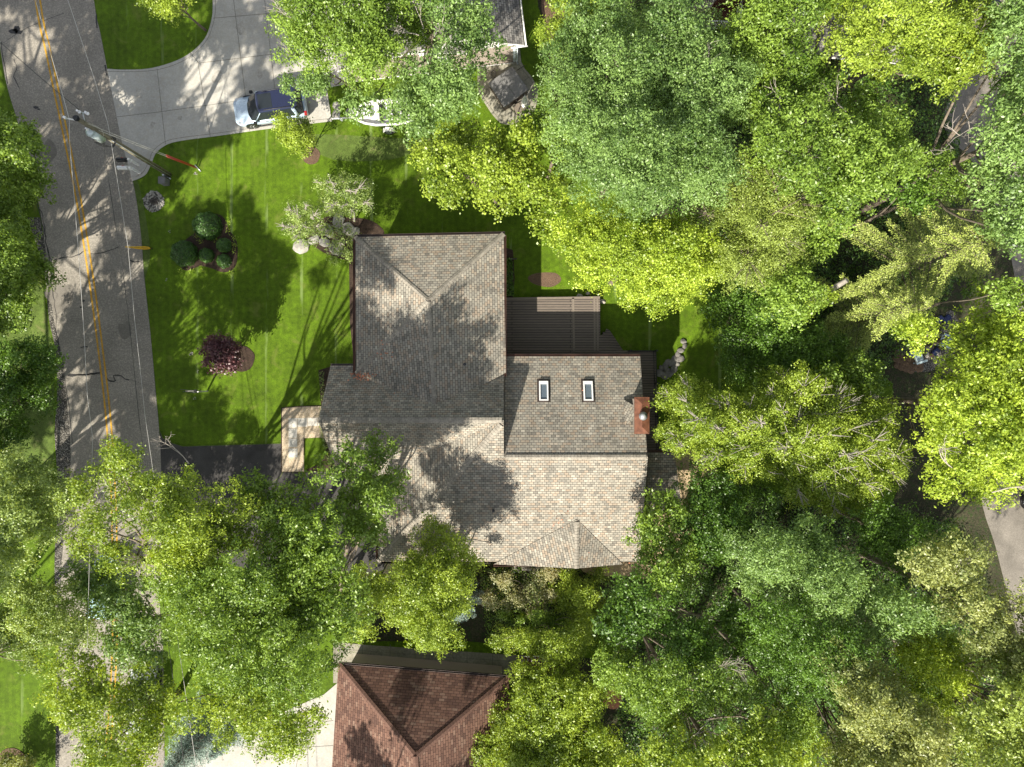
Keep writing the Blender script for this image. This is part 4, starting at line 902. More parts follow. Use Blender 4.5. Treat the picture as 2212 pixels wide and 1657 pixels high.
    for s in (-1, 1): tube(bm, [(h * .62, s * .55, zb - .03), (h * .84, s * .52, zb - .09)], .008, 4)
    obj('bonnet_crease', bm, M[paint], t)
    return t
cc_ = D(592, 241)
make_car('parked_car', 'silver blue station wagon with black roof parked on the concrete driveway', 'car', (cc_.x, cc_.y, .035), PI + math.radians(8.5), 'carblue', 'carblack', 4.95, 1.98)
q = D(2128, 8); make_car('parked_car', 'dark car glimpsed through branches on the lane at the top right', 'car', (q.x, q.y, .03), PI * .47, 'cardark', 'cardark', 4.7, 1.9)
q = D(2230, 1040); make_car('parked_car', 'dark grey car on the lane cut by the right edge', 'car', (q.x, q.y, .03), PI * .52, 'cardark', 'cardark', 4.7, 1.9)
q = D(244, 1262); make_car('car_on_road', 'pale blue car on the road, almost covered by tree crowns', 'car', (q.x, q.y, .02), PI * .5 - .03, 'carlight', 'carlight', 4.4, 1.8)
q = D(322, 1500); make_car('car_on_road', 'grey car at the road edge, showing only through small leaf gaps', 'car', (q.x, q.y, .02), PI * .5, 'cargrey', 'cargrey', 4.6, 1.85)
# ------------------------------------------------------------------ boat on its trailer
def A9(x, y, z=0): return S(840 + x / 9.2, 230 + y / 9.2, z)
c = A9(1250, 690, .6); bt_rz = math.radians(3)
tr = thing('boat_trailer', 'white boat trailer with its tongue pointing left on the grass', 'trailer', (A9(1250, 640).x, A9(1250, 640).y, 0), bt_rz)
bm = NB()
for s in (-1, 1): tube(bm, [(1.5, s * .55, .5), (-1.2, s * .5, .5), (-2.3, 0, .52)], .05, 4)
tube(bm, [(-2.2, 0, .52), (-3.7, 0, .52)], .07, 4); tube(bm, [(0, -1.0, .36), (0, 1.0, .36)], .05, 6); tube(bm, [(1.4, -.6, .5), (1.4, .6, .5)], .05, 4)
obj('frame', bm, M['white'], tr)
bm = NB(); tube(bm, [(-3.1, .06, .1), (-3.1, .06, 1.0)], .035, 8); tube(bm, [(-3.1, .06, .98), (-3.0, -.35, 1.02)], .02, 5); cyl(bm, (-3.1, .06, .02), .09, .08, 10); obj('jack', bm, M['steel'], tr)
for s in (-1, 1):
    Mw = Matrix.Translation((.15, s * 1.0, .33)) @ Matrix.Rotation(PI / 2, 4, 'X')
    bm = NB(); cyl(bm, (0, 0, -.1), .32, .2, 24, M=Mw); wh = obj('wheel', bm, M['tyre'], tr)
    bm = NB(); cyl(bm, (0, 0, -.11), .2, .22, 20, M=Mw); obj('rim', bm, M['steel'], wh)
    bm = NB()
    for k in range(9):
        a0, a1 = PI * k / 9, PI * (k + 1) / 9
        for zz in (0,):
            v = [bm.verts.new((.15 + .4 * math.cos(a), s * 1.0 + o_, .33 + .4 * math.sin(a))) for a in (a0, a1) for o_ in (-.14, .14)]
            bm.faces.new((v[0], v[1], v[3], v[2]))
    obj('mudguard', bm, M['white'], tr)
bo = thing('boat', 'small white open boat with black seats on the trailer under the oak', 'boat', (A9(1250, 640).x, A9(1250, 640).y, 0), bt_rz)
out = [(1.75, 0), (1.75, .6), (1.65, .82), (.8, .92), (-.6, .9), (-1.4, .72), (-2.0, .4), (-2.4, 0)]
out = out + [(x, -y) for x, y in out[-2:0:-1]]
def hull(k, z): return ([(x * (1 if x > 0 else k ** .5), y * k) for x, y in out], z)
bm = NB(); loft(bm, [hull(.35, .55), hull(.8, .7), hull(1, 1.1)], True, False)
r_ = [bm.verts.new((x, y, 1.1)) for x, y in out]; ri = [bm.verts.new((x * .93, y * .84, 1.1)) for x, y in out]; rj = [bm.verts.new((x * .88, y * .75, .78)) for x, y in out]
n = len(out)
for k in range(n):
    bm.faces.new((r_[k], r_[(k + 1) % n], ri[(k + 1) % n], ri[k])); bm.faces.new((ri[k], ri[(k + 1) % n], rj[(k + 1) % n], rj[k]))
bm.faces.new(rj); bmesh.ops.remove_doubles(bm, verts=bm.verts, dist=.001); bmesh.ops.recalc_face_normals(bm, faces=bm.faces); obj('hull', bm, M['white'], bo)
bm = NB(); v = [bm.verts.new(p) for p in ((-.5, -.7, 1.12), (-.5, .0, 1.12), (-2.0, 0, 1.13), (-1.9, -.25, 1.12), (-1.3, -.6, 1.12))]
for x in (-.2, .7, 1.3):
    bm = NB(); box(bm, x - .14, x + .14, -.62, .62, .98, 1.07, .03); obj('seat', bm, M['black'], bo)
bm = NB(); box(bm, -1.9, -.9, -.35, .35, 1.02, 1.13, .03); obj('foredeck', bm, M['white'], bo)
om = NB(); box(om, 1.72, 2.0, -.18, .18, .7, 1.45, .06); box(om, 1.82, 1.92, -.06, .06, .35, .7); obj('outboard_motor', om, M['black'], bo)
# stepping stones left of the trailer
for i, (x, y, sx, sy) in enumerate(((90, 350, .28, .16), (90, 520, .28, .1), (380, 480, .3, .2), (600, 420, .3, .2), (1330, 400, .3, .18))):
    p = A9(x, y); bm = NB(); rock(bm, p, .33, 60 + i, .18, .02); o = obj('stepping_stone', bm, M['stonew'])
    tag(o, ['pale stepping stone highest and furthest left beside the driveway corner', 'narrow pale stepping stone just below the first one by the driveway', 'bright stepping stone by the trailer jack', 'stepping stone half under leaves left of the boat', 'stepping stone behind the boat under the oak'][i], 'stepping stone', 'stepping stones near the boat trailer')
# ------------------------------------------------------------------ fire pit corner on the right: gravel, chairs
def A7(x, y, z=0): return S(2230 + x / 9.2, 760 + y / 9.2, z)
sheet('gravel_patio', smooth_poly([A7(*p) for p in ((300, 1150), (600, 1000), (1000, 850), (1300, 700), (1450, 250), (1650, 300), (1750, 800), (1700, 1100), (1300, 1500), (900, 1650), (400, 1550))], 4), .03, M['gravel'])
def adirondack(c, rz, lab):
    t = thing('garden_chair', lab, 'chair', (c.x, c.y, .03), rz, 'garden chairs on the gravel patio')
    bm = NB()
    for k in range(5): box(bm, -.28 + k * .125, -.17 + k * .125, -.3, .3, .36 - k * .02, .385 - k * .02)
    obj('seat', bm, M['chairb'], t)
    for k in range(5):
        pass
    bm = NB()
    for k in range(5):
        y = (k - 2) * .115; hh = .75 - abs(k - 2) * .06
        v = [Vector((-.25, y - .05, .33)), Vector((-.25, y + .05, .33)), Vector((-.25 - hh * .42, y + .055, .33 + hh)), Vector((-.25 - hh * .42, y - .055, .33 + hh))]
        a_ = [bm.verts.new(p) for p in v]; b_ = [bm.verts.new(p + Vector((-.025, 0, -.01))) for p in v]
        bm.faces.new(a_); bm.faces.new(b_[::-1])
        for j in range(4): bm.faces.new((a_[j], b_[j], b_[(j + 1) % 4], a_[(j + 1) % 4]))
    bmesh.ops.recalc_face_normals(bm, faces=bm.faces); obj('backrest', bm, M['chairb'], t)
    for s in (-1, 1):
        bm = NB(); box(bm, -.4, .38, s * .38 - .07, s * .38 + .07, .58, .605); obj('armrest', bm, M['chairb'], t)
        for x in (.32, -.3):
            bm = NB(); box(bm, x - .03, x + .03, s * .36 - .03, s * .36 + .03, 0, .58); obj('leg', bm, M['chairb'], t)
    return t
adirondack(A7(1430, 930, .4), PI * .9, 'pale blue slatted garden chair higher up on the gravel patio')
adirondack(A7(800, 1290, .4), PI * .1, 'pale blue slatted garden chair lower and further left on the gravel patio')
for x, y, lb in ((1330, 420, 'navy cushion lying left of the paving slab on the gravel patio'), (1500, 400, 'navy cushion lying against the paving slab edge'), (670, 1190, 'navy cushion beside the lower garden chair'), (1240, 1170, 'navy cushion in leaf shade below the upper garden chair')):
    p = A7(x, y, .3); bm = NB(); box(bm, -.3, .3, -.2, .2, .0, .14, .05, M=Matrix.Translation((p.x, p.y, .04)) @ Matrix.Rotation(.8, 4, 'Z')); tag(obj('cushion', bm, M['navy']), lb, 'cushion', 'navy cushions on the patio')
fr_ = thing('fire_ring', 'curved ring of reddish stones on the gravel patio', 'fire ring')
for k in range(14):
    a = 2 * PI * k / 14; c = A7(1030, 1000); bm = NB(); rock(bm, (c.x + .75 * math.cos(a), c.y + .75 * math.sin(a)), .2, 500 + k, .6, .08); obj('stone', bm, M['mulch2'] if k % 2 else M['stone'], fr_)
fs_ = thing('flagstone_path', 'path of irregular brown flagstones below the garden chairs', 'flagstone path')
for k in range(16):
    bm = NB(); rock(bm, A7(280 + (k % 6) * 110 + random.uniform(-20, 20), 1230 + (k // 6) * 120 + (k % 6) * 45), .28, 530 + k, .25, .03); obj('flagstone', bm, M['mulch2'], fs_)
# cedar round table with curved bench
def A3(x, y, z=0): return S(1480 + x / 7.93, 1680 + y / 7.93, z)
c = A3(520, 670, .75); tb = thing('round_table', 'round reddish wooden table glimpsed between crowns at the bottom', 'table', (c.x, c.y, 0))
bm = NB(); cyl(bm, (0, 0, .71), .66, .045, 40); obj('tabletop', bm, M['cedar'], tb)
for k in range(4):
    a = PI / 4 + k * PI / 2; bm = NB(); box(bm, .42 * math.cos(a) - .04, .42 * math.cos(a) + .04, .42 * math.sin(a) - .04, .42 * math.sin(a) + .04, 0, .71); obj('leg', bm, M['cedar'], tb)
be = thing('curved_bench', 'curved reddish wooden bench left of the round table', 'bench', (c.x, c.y, 0))
for j in range(3):
    bm = NB(); r0, r1_ = .86 + j * .11, .96 + j * .11; q = [(r * math.cos(a), r * math.sin(a)) for r, rng in ((r0, range(9)), (r1_, range(8, -1, -1))) for a in [PI * .86 + k * .06 for k in rng]]
    prism(bm, q, .42, .46); obj('slat', bm, M['cedar'], be)
for a in (PI * .9, PI * 1.0):
    bm = NB(); box(bm, 1.0 * math.cos(a) - .04, 1.0 * math.cos(a) + .04, 1.0 * math.sin(a) - .04, 1.0 * math.sin(a) + .04, 0, .42); obj('leg', bm, M['cedar'], be)
# ------------------------------------------------------------------ foliage
RN = np.random.default_rng(11)
LEAF = {  # dark, light leaf colour, extra
    'blue':   m_leaf('leaf_bluegreen', (.04, .10, .018), (.29, .43, .12)),
    'mid':    m_leaf('leaf_mid', (.04, .10, .006), (.29, .42, .065)),
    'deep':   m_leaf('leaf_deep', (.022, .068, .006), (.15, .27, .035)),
    'lime':   m_leaf('leaf_lime', (.065, .13, .006), (.40, .51, .065)),
    'yellow': m_leaf('leaf_yellow', (.09, .17, .008), (.48, .60, .07)),
    'olive':  m_leaf('leaf_olive', (.07, .12, .012), (.38, .47, .10)),
    'khaki':  m_leaf('leaf_khaki', (.06, .10, .018), (.41, .45, .15)),
    'sage':   m_leaf('leaf_sage', (.07, .13, .02), (.42, .53, .16)),
    'purple': m_leaf('leaf_purple', (.03, .011, .015), (.19, .085, .09), (1.4, .5, .5), .15, .4, .5),
    'spruce': m_leaf('needle_green', (.06, .10, .015), (.46, .54, .12), tw=.12, rough=.5),
    'bluespruce': m_leaf('needle_blue', (.06, .10, .075), (.26, .36, .29), (1, 1, .8), tw=.08, rough=.5),
    'yew':    m_leaf('needle_yew', (.02, .06, .01), (.085, .19, .025), tw=.1),
    'pinkish': m_leaf('leaf_pink', (.08, .14, .02), (.50, .46, .26)),
}
def leafmesh(name, cen, nrm, ln, wd, tint, mat, base, parent, along=None):
    """one rhombic leaf per row: centre, normal, length, width, tint"""
    n = len(cen)
    nrm = nrm / (np.linalg.norm(nrm, axis=1, keepdims=True) + 1e-9)
    a = RN.normal(size=(n, 3)) if along is None else along
    a = a - nrm * np.sum(a * nrm, 1, keepdims=True); a /= (np.linalg.norm(a, axis=1, keepdims=True) + 1e-9)
    b = np.cross(nrm, a)
    ln = np.asarray(ln).reshape(-1, 1); wd = np.asarray(wd).reshape(-1, 1)
    v = np.empty((n, 4, 3), np.float32); c = cen - np.array(base)
    v[:, 0] = c - a * ln * .5; v[:, 1] = c + b * wd * .5 - a * ln * .08 + nrm * wd * .12; v[:, 2] = c + a * ln * .5; v[:, 3] = c - b * wd * .5 - a * ln * .08 + nrm * wd * .12
    me = bpy.data.meshes.new(name); me.vertices.add(n * 4); me.vertices.foreach_set('co', v.ravel())
    me.loops.add(n * 4); me.loops.foreach_set('vertex_index', np.arange(n * 4, dtype=np.int32))
    me.polygons.add(n); me.polygons.foreach_set('loop_start', np.arange(0, n * 4, 4, dtype=np.int32)); me.polygons.foreach_set('loop_total', np.full(n, 4, np.int32))
    at = me.attributes.new('tint', 'FLOAT', 'FACE'); at.data.foreach_set('value', np.clip(tint, 0, 1).astype(np.float32))
    me.update(calc_edges=True)
    return link(name, me, mat, parent)
def in_poly(px, py, poly):
    r = np.zeros(len(px), bool); n = len(poly); j = n - 1
    for i in range(n):
        xi, yi = poly[i]; xj, yj = poly[j]
        c = ((yi > py) != (yj > py)) & (px < (xj - xi) * (py - yi) / (yj - yi + 1e-12) + xi); r ^= c; j = i
    return r
def edge_dist(px, py, poly):
    d = np.full(len(px), 1e9)
    for i in range(len(poly)):
        a = np.array(poly[i], float); b = np.array(poly[(i + 1) % len(poly)], float); e = b - a
        t = np.clip(((px - a[0]) * e[0] + (py - a[1]) * e[1]) / (e @ e + 1e-9), 0, 1)
        d = np.minimum(d, np.hypot(px - a[0] - t * e[0], py - a[1] - t * e[1]))
    return d
def unproj(px, py, z):
    k = (H - z) / H / PXM
    return np.stack([(px - 1106) * k, (828.5 - py) * k, z], 1)
def boughs(poly, ztop, drop, sp, r, keep=1.0, lump=.9, holes=(), shrink=.62):
    """bough centres filling the crown outline: (N,4) world x, y, z, radius"""
    P_ = np.array(poly, float); x0, y0 = P_.min(0); x1, y1 = P_.max(0)
    pxm = PXM * H / (H - ztop + drop * .5); s = sp * pxm
    gx, gy = np.meshgrid(np.arange(x0, x1 + s, s), np.arange(y0, y1 + s, s * .87))
    gx[1::2] += s / 2; gx = gx.ravel() + RN.uniform(-.33, .33, gx.size) * s; gy = gy.ravel() + RN.uniform(-.33, .33, gy.size) * s
    rr = r * RN.choice([.55, .8, 1.0, 1.3], gx.size, p=[.2, .3, .3, .2]) * RN.uniform(.9, 1.1, gx.size)
    d = edge_dist(gx, gy, poly); ok = in_poly(gx, gy, poly)
    # points too near the edge are pulled in by using a smaller bough
    rr = np.where(d < rr * pxm * shrink, np.maximum(.42 * r, d / pxm / shrink), rr); ok &= (d > .25 * r * pxm) & (RN.random(gx.size) < keep)
    for hx, hy, hr in holes: ok &= np.hypot(gx - hx, gy - hy) > hr + .35 * r * pxm
    gx, gy, rr, d = gx[ok], gy[ok], rr[ok], d[ok]
    if len(gx) == 0: return np.zeros((0, 4))
    dm = max(d.max(), 1); f = 1 - (1 - np.clip(d / dm, 0, 1)) ** 2
    z = ztop - drop * (1 - f) + RN.normal(0, lump * .5, len(gx)) - rr * .5
    return np.concatenate([unproj(gx, gy, z), rr[:, None]], 1)
def leaves_of(B, leaf, per, flat=.72, cr=.42, inner=.25, up=.5, jit=.85):
    """leaf rows for boughs B: small tufts over each bough's upper shell"""
    cen = []; nr = []; ti = []
    nt = np.maximum(5, (per * 3.1 * (B[:, 3] / 1.15) ** 2).astype(int)); idx = np.repeat(np.arange(len(B)), nt); n = len(idx)
    d = RN.normal(size=(n, 3)); d[:, 2] = np.abs(d[:, 2]) * 1.0 - .28; d /= np.linalg.norm(d, axis=1, keepdims=True)
    rad = np.where(RN.random(n) < inner, RN.uniform(.3, .8, n), RN.uniform(.78, 1.28, n))
    lob = 1 + .32 * np.sin(d[:, 0] * 5 + idx) * np.sin(d[:, 1] * 5 + 2 * idx)
    tc = B[idx, :3] + d * (rad * lob * B[idx, 3])[:, None] * np.array([1, 1, flat])
    tt = RN.random(n) * .55 + (RN.random(len(B)) * .5)[idx]
    k = leaf['n']; m = n * k; ii = np.repeat(np.arange(n), k)
    o = RN.normal(size=(m, 3)) * leaf['spread'] * np.array([1, 1, .6])
    cen = tc[ii] + o
    nrm = d[ii] * .55 + np.array([0, 0, up]) + RN.normal(size=(m, 3)) * jit + o / leaf['spread'] * .22
    tint = tt[ii] * .75 + RN.random(m) * .38
    s = leaf['size'] * RN.uniform(.65, 1.3, m)
    return cen, nrm, s, s * leaf['asp'], tint
NLEAF = []
KIND = {
    'oak':   dict(n=24, spread=.14, size=.145, asp=.5),
    'maple': dict(n=22, spread=.135, size=.13, asp=.72),
    'fine':  dict(n=22, spread=.135, size=.11, asp=.62),
    'ash':   dict(n=24, spread=.145, size=.15, asp=.42),
    'coarse': dict(n=10, spread=.3, size=.42, asp=.7),
}
def limb_tubes(bm, base, top, targets, r0, seed, curve=.8):
    rnd = random.Random(seed); base = Vector(base); top = Vector(top)
    mid = base.lerp(top, .5) + Vector((rnd.uniform(-.3, .3), rnd.uniform(-.3, .3), 0))
    ln = smooth_poly([base, mid, top], 5, False); tube(bm, ln, [r0 * (1.25 if i == 0 else 1) * (1 - .62 * i / (len(ln) - 1)) for i in range(len(ln))], 8)
    for i, t in enumerate(targets):
        t = Vector(t); k = rnd.uniform(.35, .95); s = ln[int(k * (len(ln) - 1))]
        m1 = s.lerp(t, .45) + Vector((rnd.uniform(-.4, .4), rnd.uniform(-.4, .4), -(t - s).length * .1 * curve + .15))
        m2 = s.lerp(t, .8) + Vector((rnd.uniform(-.3, .3), rnd.uniform(-.3, .3), .1))
        l2 = smooth_poly([s, m1, m2, t], 3, False); ra = r0 * (1 - .6 * k) * .55
        tube(bm, l2, [max(.018, ra * (1 - .85 * j / (len(l2) - 1))) for j in range(len(l2))], 5)
def bare(bm, p, d, L_, r, depth, rnd, spread=.55, up=.1):
    """forking dead limb"""
    pts = [p]; q = p.copy(); dd = d.normalized(); n = 5
    for i in range(n):
        dd = (dd + Vector((rnd.uniform(-1, 1), rnd.uniform(-1, 1), rnd.uniform(-.6, .8))) * .2 + Vector((0, 0, up * .3))).normalized()
        q = q + dd * L_ / n; pts.append(q.copy())
    tube(bm, pts, [r * (1 - .55 * i / n) for i in range(n + 1)], 5, False)
    if depth <= 0: return
    for j in range(rnd.choice((3, 3, 4))):
        i = rnd.randint(2, n); side = Vector((rnd.uniform(-1, 1), rnd.uniform(-1, 1), rnd.uniform(-.3, .5)))
        bare(bm, pts[i], (dd + side * spread * 1.6), L_ * rnd.uniform(.45, .75), r * (.62 - .06 * i / n), depth - 1, rnd, spread, up)
def tree(name, label, cat, poly, ztop, leaf='oak', col='mid', drop=3.2, sp=1.75, r=1.15, per=46, keep=.93, base=None, group=None, holes=(), dead=(), bark='bark',
         lower=True, r0=None, twigs=0, seed=None, lump=1.5, nl=14, jit=.85, up=.5, zlow=None, trunk=True, twmat='dead'):
    seed = seed or (hash(label) & 0xffff if False else sum(map(ord, label)) % 9973)
    rnd = random.Random(seed)
    kf = dict(KIND[leaf]); q_ = .85 + (seed % 17) / 17 * .4; kf['size'] *= q_; kf['n'] = int(kf['n'] / q_ ** 1.5)
    B = boughs(poly, ztop, drop, sp, r, keep, lump, holes)
    if len(B) == 0: return None
    cx, cy = B[:, 0].mean(), B[:, 1].mean()
    if base is not None: b = D(*base); bx, by = b.x, b.y
    else: bx, by = cx, cy
    root = thing(name, label, cat, (bx, by, 0), 0, group)
    LS = [leaves_of(B, kf, per, jit=jit, up=up)]
    if lower:
        B2 = boughs(poly, ztop - r * 1.7, drop, sp * 1.15, r * 1.1, .8, lump, holes); B2 = B2[B2[:, 2] > (zlow or .8)]
        if len(B2): LS.append(leaves_of(B2, kf, per * .55, jit=jit, up=up))
    NLEAF.append(sum(len(q[0]) for q in LS))
    cen, nr, ln, wd, ti = [np.concatenate([q[k] for q in LS]) for k in range(5)]
    cr = leafmesh('crown', cen, nr, ln, wd, ti, LEAF[col], (bx, by, 0), root)
    if trunk:
        ntg = min(nl, len(B)); tg = B[RN.choice(len(B), ntg, replace=False)][:, :3] - np.array([bx, by, .3])
        r0 = r0 or .035 * ztop ** .9
        bm = NB(); zt = ztop - drop * .6 - r
        limb_tubes(bm, (0, 0, -.1), ((cx - bx) * .7, (cy - by) * .7, max(.5, zt)), [tuple(t) for t in tg], r0 * .62, seed)
        if twigs:
            for k in range(twigs):
                t = B[rnd.randrange(len(B))]; c = Vector((t[0] - bx, t[1] - by, t[2]))
                o = Vector((c.x - (cx - bx), c.y - (cy - by), 0)); o = o.normalized() if o.length > .01 else Vector((1, 0, 0))
                dr = (o + Vector((rnd.uniform(-.9, .9), rnd.uniform(-.9, .9), rnd.uniform(.0, .5)))).normalized()
                s = c - dr * t[3] * .6 + Vector((0, 0, t[3] * .45)); L_ = t[3] * rnd.uniform(1.2, 2.0)
                tube(bm, [s, s + dr * L_ * .5 + Vector((0, 0, .12)), s + dr * L_ + Vector((rnd.uniform(-.15, .15), rnd.uniform(-.15, .15), .16))], [.028, .02, .009], 4, False)
        obj('trunk', bm, M[bark], root)
    for (dx, dy, ang, L_, dep) in dead:
        bm = NB(); z = ztop - .7 - drop * .25; L_ *= .85; p = D(dx, dy, z); p = Vector((p.x - bx, p.y - by, z)); a = math.radians(ang)
        bare(bm, p - Vector((math.cos(a), math.sin(a), 1.1)) * .5, Vector((math.cos(a), math.sin(a), .35)), L_, (.016 + .012 * L_), dep, rnd)
        obj('dead_limb', bm, M[twmat], root)
    return root
def round_bush(name, label, cat, x, y, r, h, col='yew', group=None, n=2600, size=.07):
    p = D(x, y); d = RN.normal(size=(n, 3)); d[:, 2] = np.abs(d[:, 2]); d /= np.linalg.norm(d, axis=1, keepdims=True)
    lob = 1 + .07 * np.sin(d[:, 0] * 7 + x) * np.cos(d[:, 1] * 6 + y)
    rad = RN.uniform(.86, 1.03, n) * lob
    cen = d * rad[:, None] * np.array([r, r, h]) * np.array([1, 1, 1]); cen[:, 2] += .05
    root = thing(name, label, cat, (p.x, p.y, 0), 0, group)
    s = size * RN.uniform(.7, 1.4, n)
    leafmesh('foliage', cen + np.array([p.x, p.y, 0]), d + RN.normal(size=(n, 3)) * .45, s * 1.6, s * .6, RN.random(n), LEAF[col], (p.x, p.y, 0), root)
    bm = NB(); v = bmesh.ops.create_icosphere(bm, subdivisions=3, radius=1)['verts']
    for q in v: q.co = Vector((q.co.x * r * .84, q.co.y * r * .84, max(q.co.z, -.05) * h * .84 + .02))
    obj('inner_twigs', bm, M['bark'], root)
    return root
def spruce(name, label, cat, x, y, ht, R, col='spruce', base_px=False, whorl=.42, seed=1, droop=.22, z0=.8, dens=1.0, group=None, wd=.055, fl=.95, nbr0=5):
    rnd = random.Random(seed); p = D(x, y); root = thing(name, label, cat, (p.x, p.y, 0), 0, group)
    bm = NB(); tube(bm, [(0, 0, -.1), (0, 0, ht * .5), (0, 0, ht)], [.028 * ht * .5, .016 * ht * .5, .015], 8)
    C, Nn, A, L_, W_ = [], [], [], [], []
    z = z0; k = 0
    while z < ht - .15:
        f = 1 - (z - z0) / (ht - z0); Lb = R * (f ** .85) * 1.0 + .12; nb = (5 + int(2 * f)) if fl > .6 else nbr0
        a0 = k * 2.4 + rnd.uniform(-.2, .2)
        for j in range(nb):
            a = a0 + j * 2 * PI / nb + rnd.uniform(-.22, .22); L1 = Lb * rnd.uniform(.78, 1.1)
            dh = Vector((math.cos(a), math.sin(a), 0)); zz = z + rnd.uniform(-.12, .12)
            def pt(t): return dh * (L1 * t) + Vector((0, 0, zz - droop * L1 * t + droop * .75 * L1 * t * t + .1))
            pts = [pt(t) for t in (0, .33, .66, 1)]
            tube(bm, pts, [.035 * (L1 / 2.5) + .008, .025, .015, .006], 4, False)
            side = Vector((-dh.y, dh.x, 0)); nbr = max(4, int(L1 / .16 * dens))
            for q in range(nbr):
                t = .12 + .88 * q / nbr; s0 = pt(t)
                for sg in (-1, 1):
                    bl = (1.02 - t) * L1 * .34 + .08; bl = min(bl, fl) * rnd.uniform(.75, 1.15)
                    bd = (dh * .75 + side * sg * .9 + Vector((0, 0, -.12 + rnd.uniform(-.1, .12)))).normalized()
                    m = max(3, int(bl / .055))
                    tt = np.linspace(0, 1, m) * bl
                    c = np.array(s0)[None] + np.array(bd)[None] * tt[:, None]
                    for rr_ in range(2):
                        C.append(c + RN.normal(size=c.shape) * .02); A.append(np.repeat(np.array(bd)[None], m, 0) * .6 + RN.normal(size=c.shape) * .65)
                        Nn.append(np.array([0, 0, 1.0])[None] + RN.normal(size=c.shape) * .45); L_.append(RN.uniform(.10, .17, m)); W_.append(RN.uniform(.7, 1.2, m) * wd * .62)
        z += whorl * (.55 + .6 * f); k += 1
    C = np.concatenate(C); Nn = np.concatenate(Nn); A = np.concatenate(A); L_ = np.concatenate(L_); W_ = np.concatenate(W_)
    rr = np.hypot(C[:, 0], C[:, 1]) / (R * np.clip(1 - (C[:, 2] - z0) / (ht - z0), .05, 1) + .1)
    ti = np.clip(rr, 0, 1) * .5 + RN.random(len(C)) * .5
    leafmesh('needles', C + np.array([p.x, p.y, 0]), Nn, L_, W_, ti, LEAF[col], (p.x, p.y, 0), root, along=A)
    obj('trunk', bm, M['bark'], root)
    return root
# ------------------------------------------------------------------ trees, each at its own place and height
T = tree
G1 = 'tall trees behind the house'; G2 = 'street trees at the lower left'
# top centre
T('oak_tree', 'large oak hanging over the concrete driveway at the top, left of the grey roof', 'tree',
  [(560, -110), (566, 43), (596, 85), (636, 120), (700, 147), (735, 185), (800, 190), (880, 150), (930, 60), (930, -110)], 14.5, 'oak', 'mid', dead=((625, 35, 170, 1.6, 2), (640, 110, 200, 1.4, 2), (905, 30, 110, 1.6, 2), (800, 90, 160, 1.3, 2)), base=(820, 60), holes=((745, 160, 18),))
T('oak_tree', 'blue green oak over the white boat, right of the concrete driveway', 'tree',
  [(737, 180), (745, 235), (788, 256), (835, 246), (880, 262), (890, 290), (943, 320), (980, 315), (992, 285), (1022, 250), (1020, 215), (1037, 193), (1033, 150), (1070, 83), (1087, 27), (1083, -110), (925, -110), (930, 60), (870, 150), (800, 180)],
  15, 'oak', 'blue', dead=((960, 75, 100, 1.5, 2), (880, 60, 170, 1.5, 2)), base=(930, 150), holes=((940, 72, 14),))
T('oak_tree', 'low oak limb with leaves above the parked silver blue car', 'tree', [(612, 183), (622, 160), (660, 150), (705, 152), (716, 190), (695, 212), (655, 207), (622, 200)], 9.5, 'oak', 'blue', drop=1, sp=1.0, r=.7, base=(780, 200), nl=6, r0=.18)
# maples
T('maple_tree', 'yellow green maple between the boat and the house roof', 'tree',
  [(890, 345), (905, 300), (960, 285), (990, 262), (1030, 290), (1087, 280), (1125, 275), (1172, 290), (1180, 340), (1215, 380), (1240, 430), (1225, 480), (1190, 515), (1160, 505), (1140, 480), (1130, 445), (1070, 452), (1017, 440), (970, 447), (920, 415)],
  9.5, 'maple', 'lime', drop=2.6, sp=1.35, r=.9, group='yellow green maples behind the house')
T('maple_tree', 'brightest yellow green maple, behind the deck and lawn', 'tree',
  [(1195, 540), (1198, 597), (1237, 613), (1293, 625), (1305, 643), (1383, 660), (1437, 669), (1478, 632), (1556, 630), (1566, 570), (1540, 500), (1480, 465), (1400, 450), (1330, 455), (1250, 440), (1205, 480)],
  11.5, 'maple', 'yellow', drop=2.6, sp=1.35, r=.9, keep=.97, group='yellow green maples behind the house')
# big oaks behind
T('oak_tree', 'big blue green oak in the middle of the upper woodland', 'tree',
  [(1150, 215), (1195, 150), (1215, 80), (1262, 20), (1340, -40), (1450, -20), (1540, 90), (1590, 200), (1612, 300), (1560, 400), (1470, 440), (1400, 462), (1330, 458), (1280, 420), (1250, 370), (1212, 320), (1175, 270)],
  16.5, 'oak', 'blue', drop=3.6, sp=1.9, r=1.25, group=G1, dead=((1330, 130, 160, 1.2, 2), (1540, 150, 90, 1.6, 2)))
T('oak_tree', 'pale yellow green oak at the top edge right of the grey roof', 'tree', [(1172, 40), (1185, -10), (1240, -110), (1340, -110), (1300, 30), (1240, 105), (1205, 160), (1195, 200), (1168, 190), (1178, 110)], 12, 'oak', 'lime', group=G1)
T('oak_tree', 'loose small leaved tree right beside the hot tub terrace', 'tree', [(1130, 255), (1150, 215), (1195, 210), (1250, 250), (1290, 300), (1290, 360), (1250, 400), (1215, 370), (1180, 310), (1150, 285)], 9, 'maple', 'mid', drop=2, sp=1.3, r=.85, group=G1)
T('oak_tree', 'broad green oak above the spruce on the right', 'tree', [(1600, 165), (1700, 140), (1800, 165), (1900, 205), (1960, 300), (1995, 370), (1905, 410), (1800, 445), (1700, 430), (1640, 385), (1590, 300)],
  16, 'oak', 'mid', drop=3.4, sp=1.8, group=G1, holes=((1700, 225, 14), (1745, 320, 10)), dead=((1690, 240, 80, 1.7, 2), (1675, 290, 260, 1.8, 3), (1820, 220, 150, 1.6, 2)))
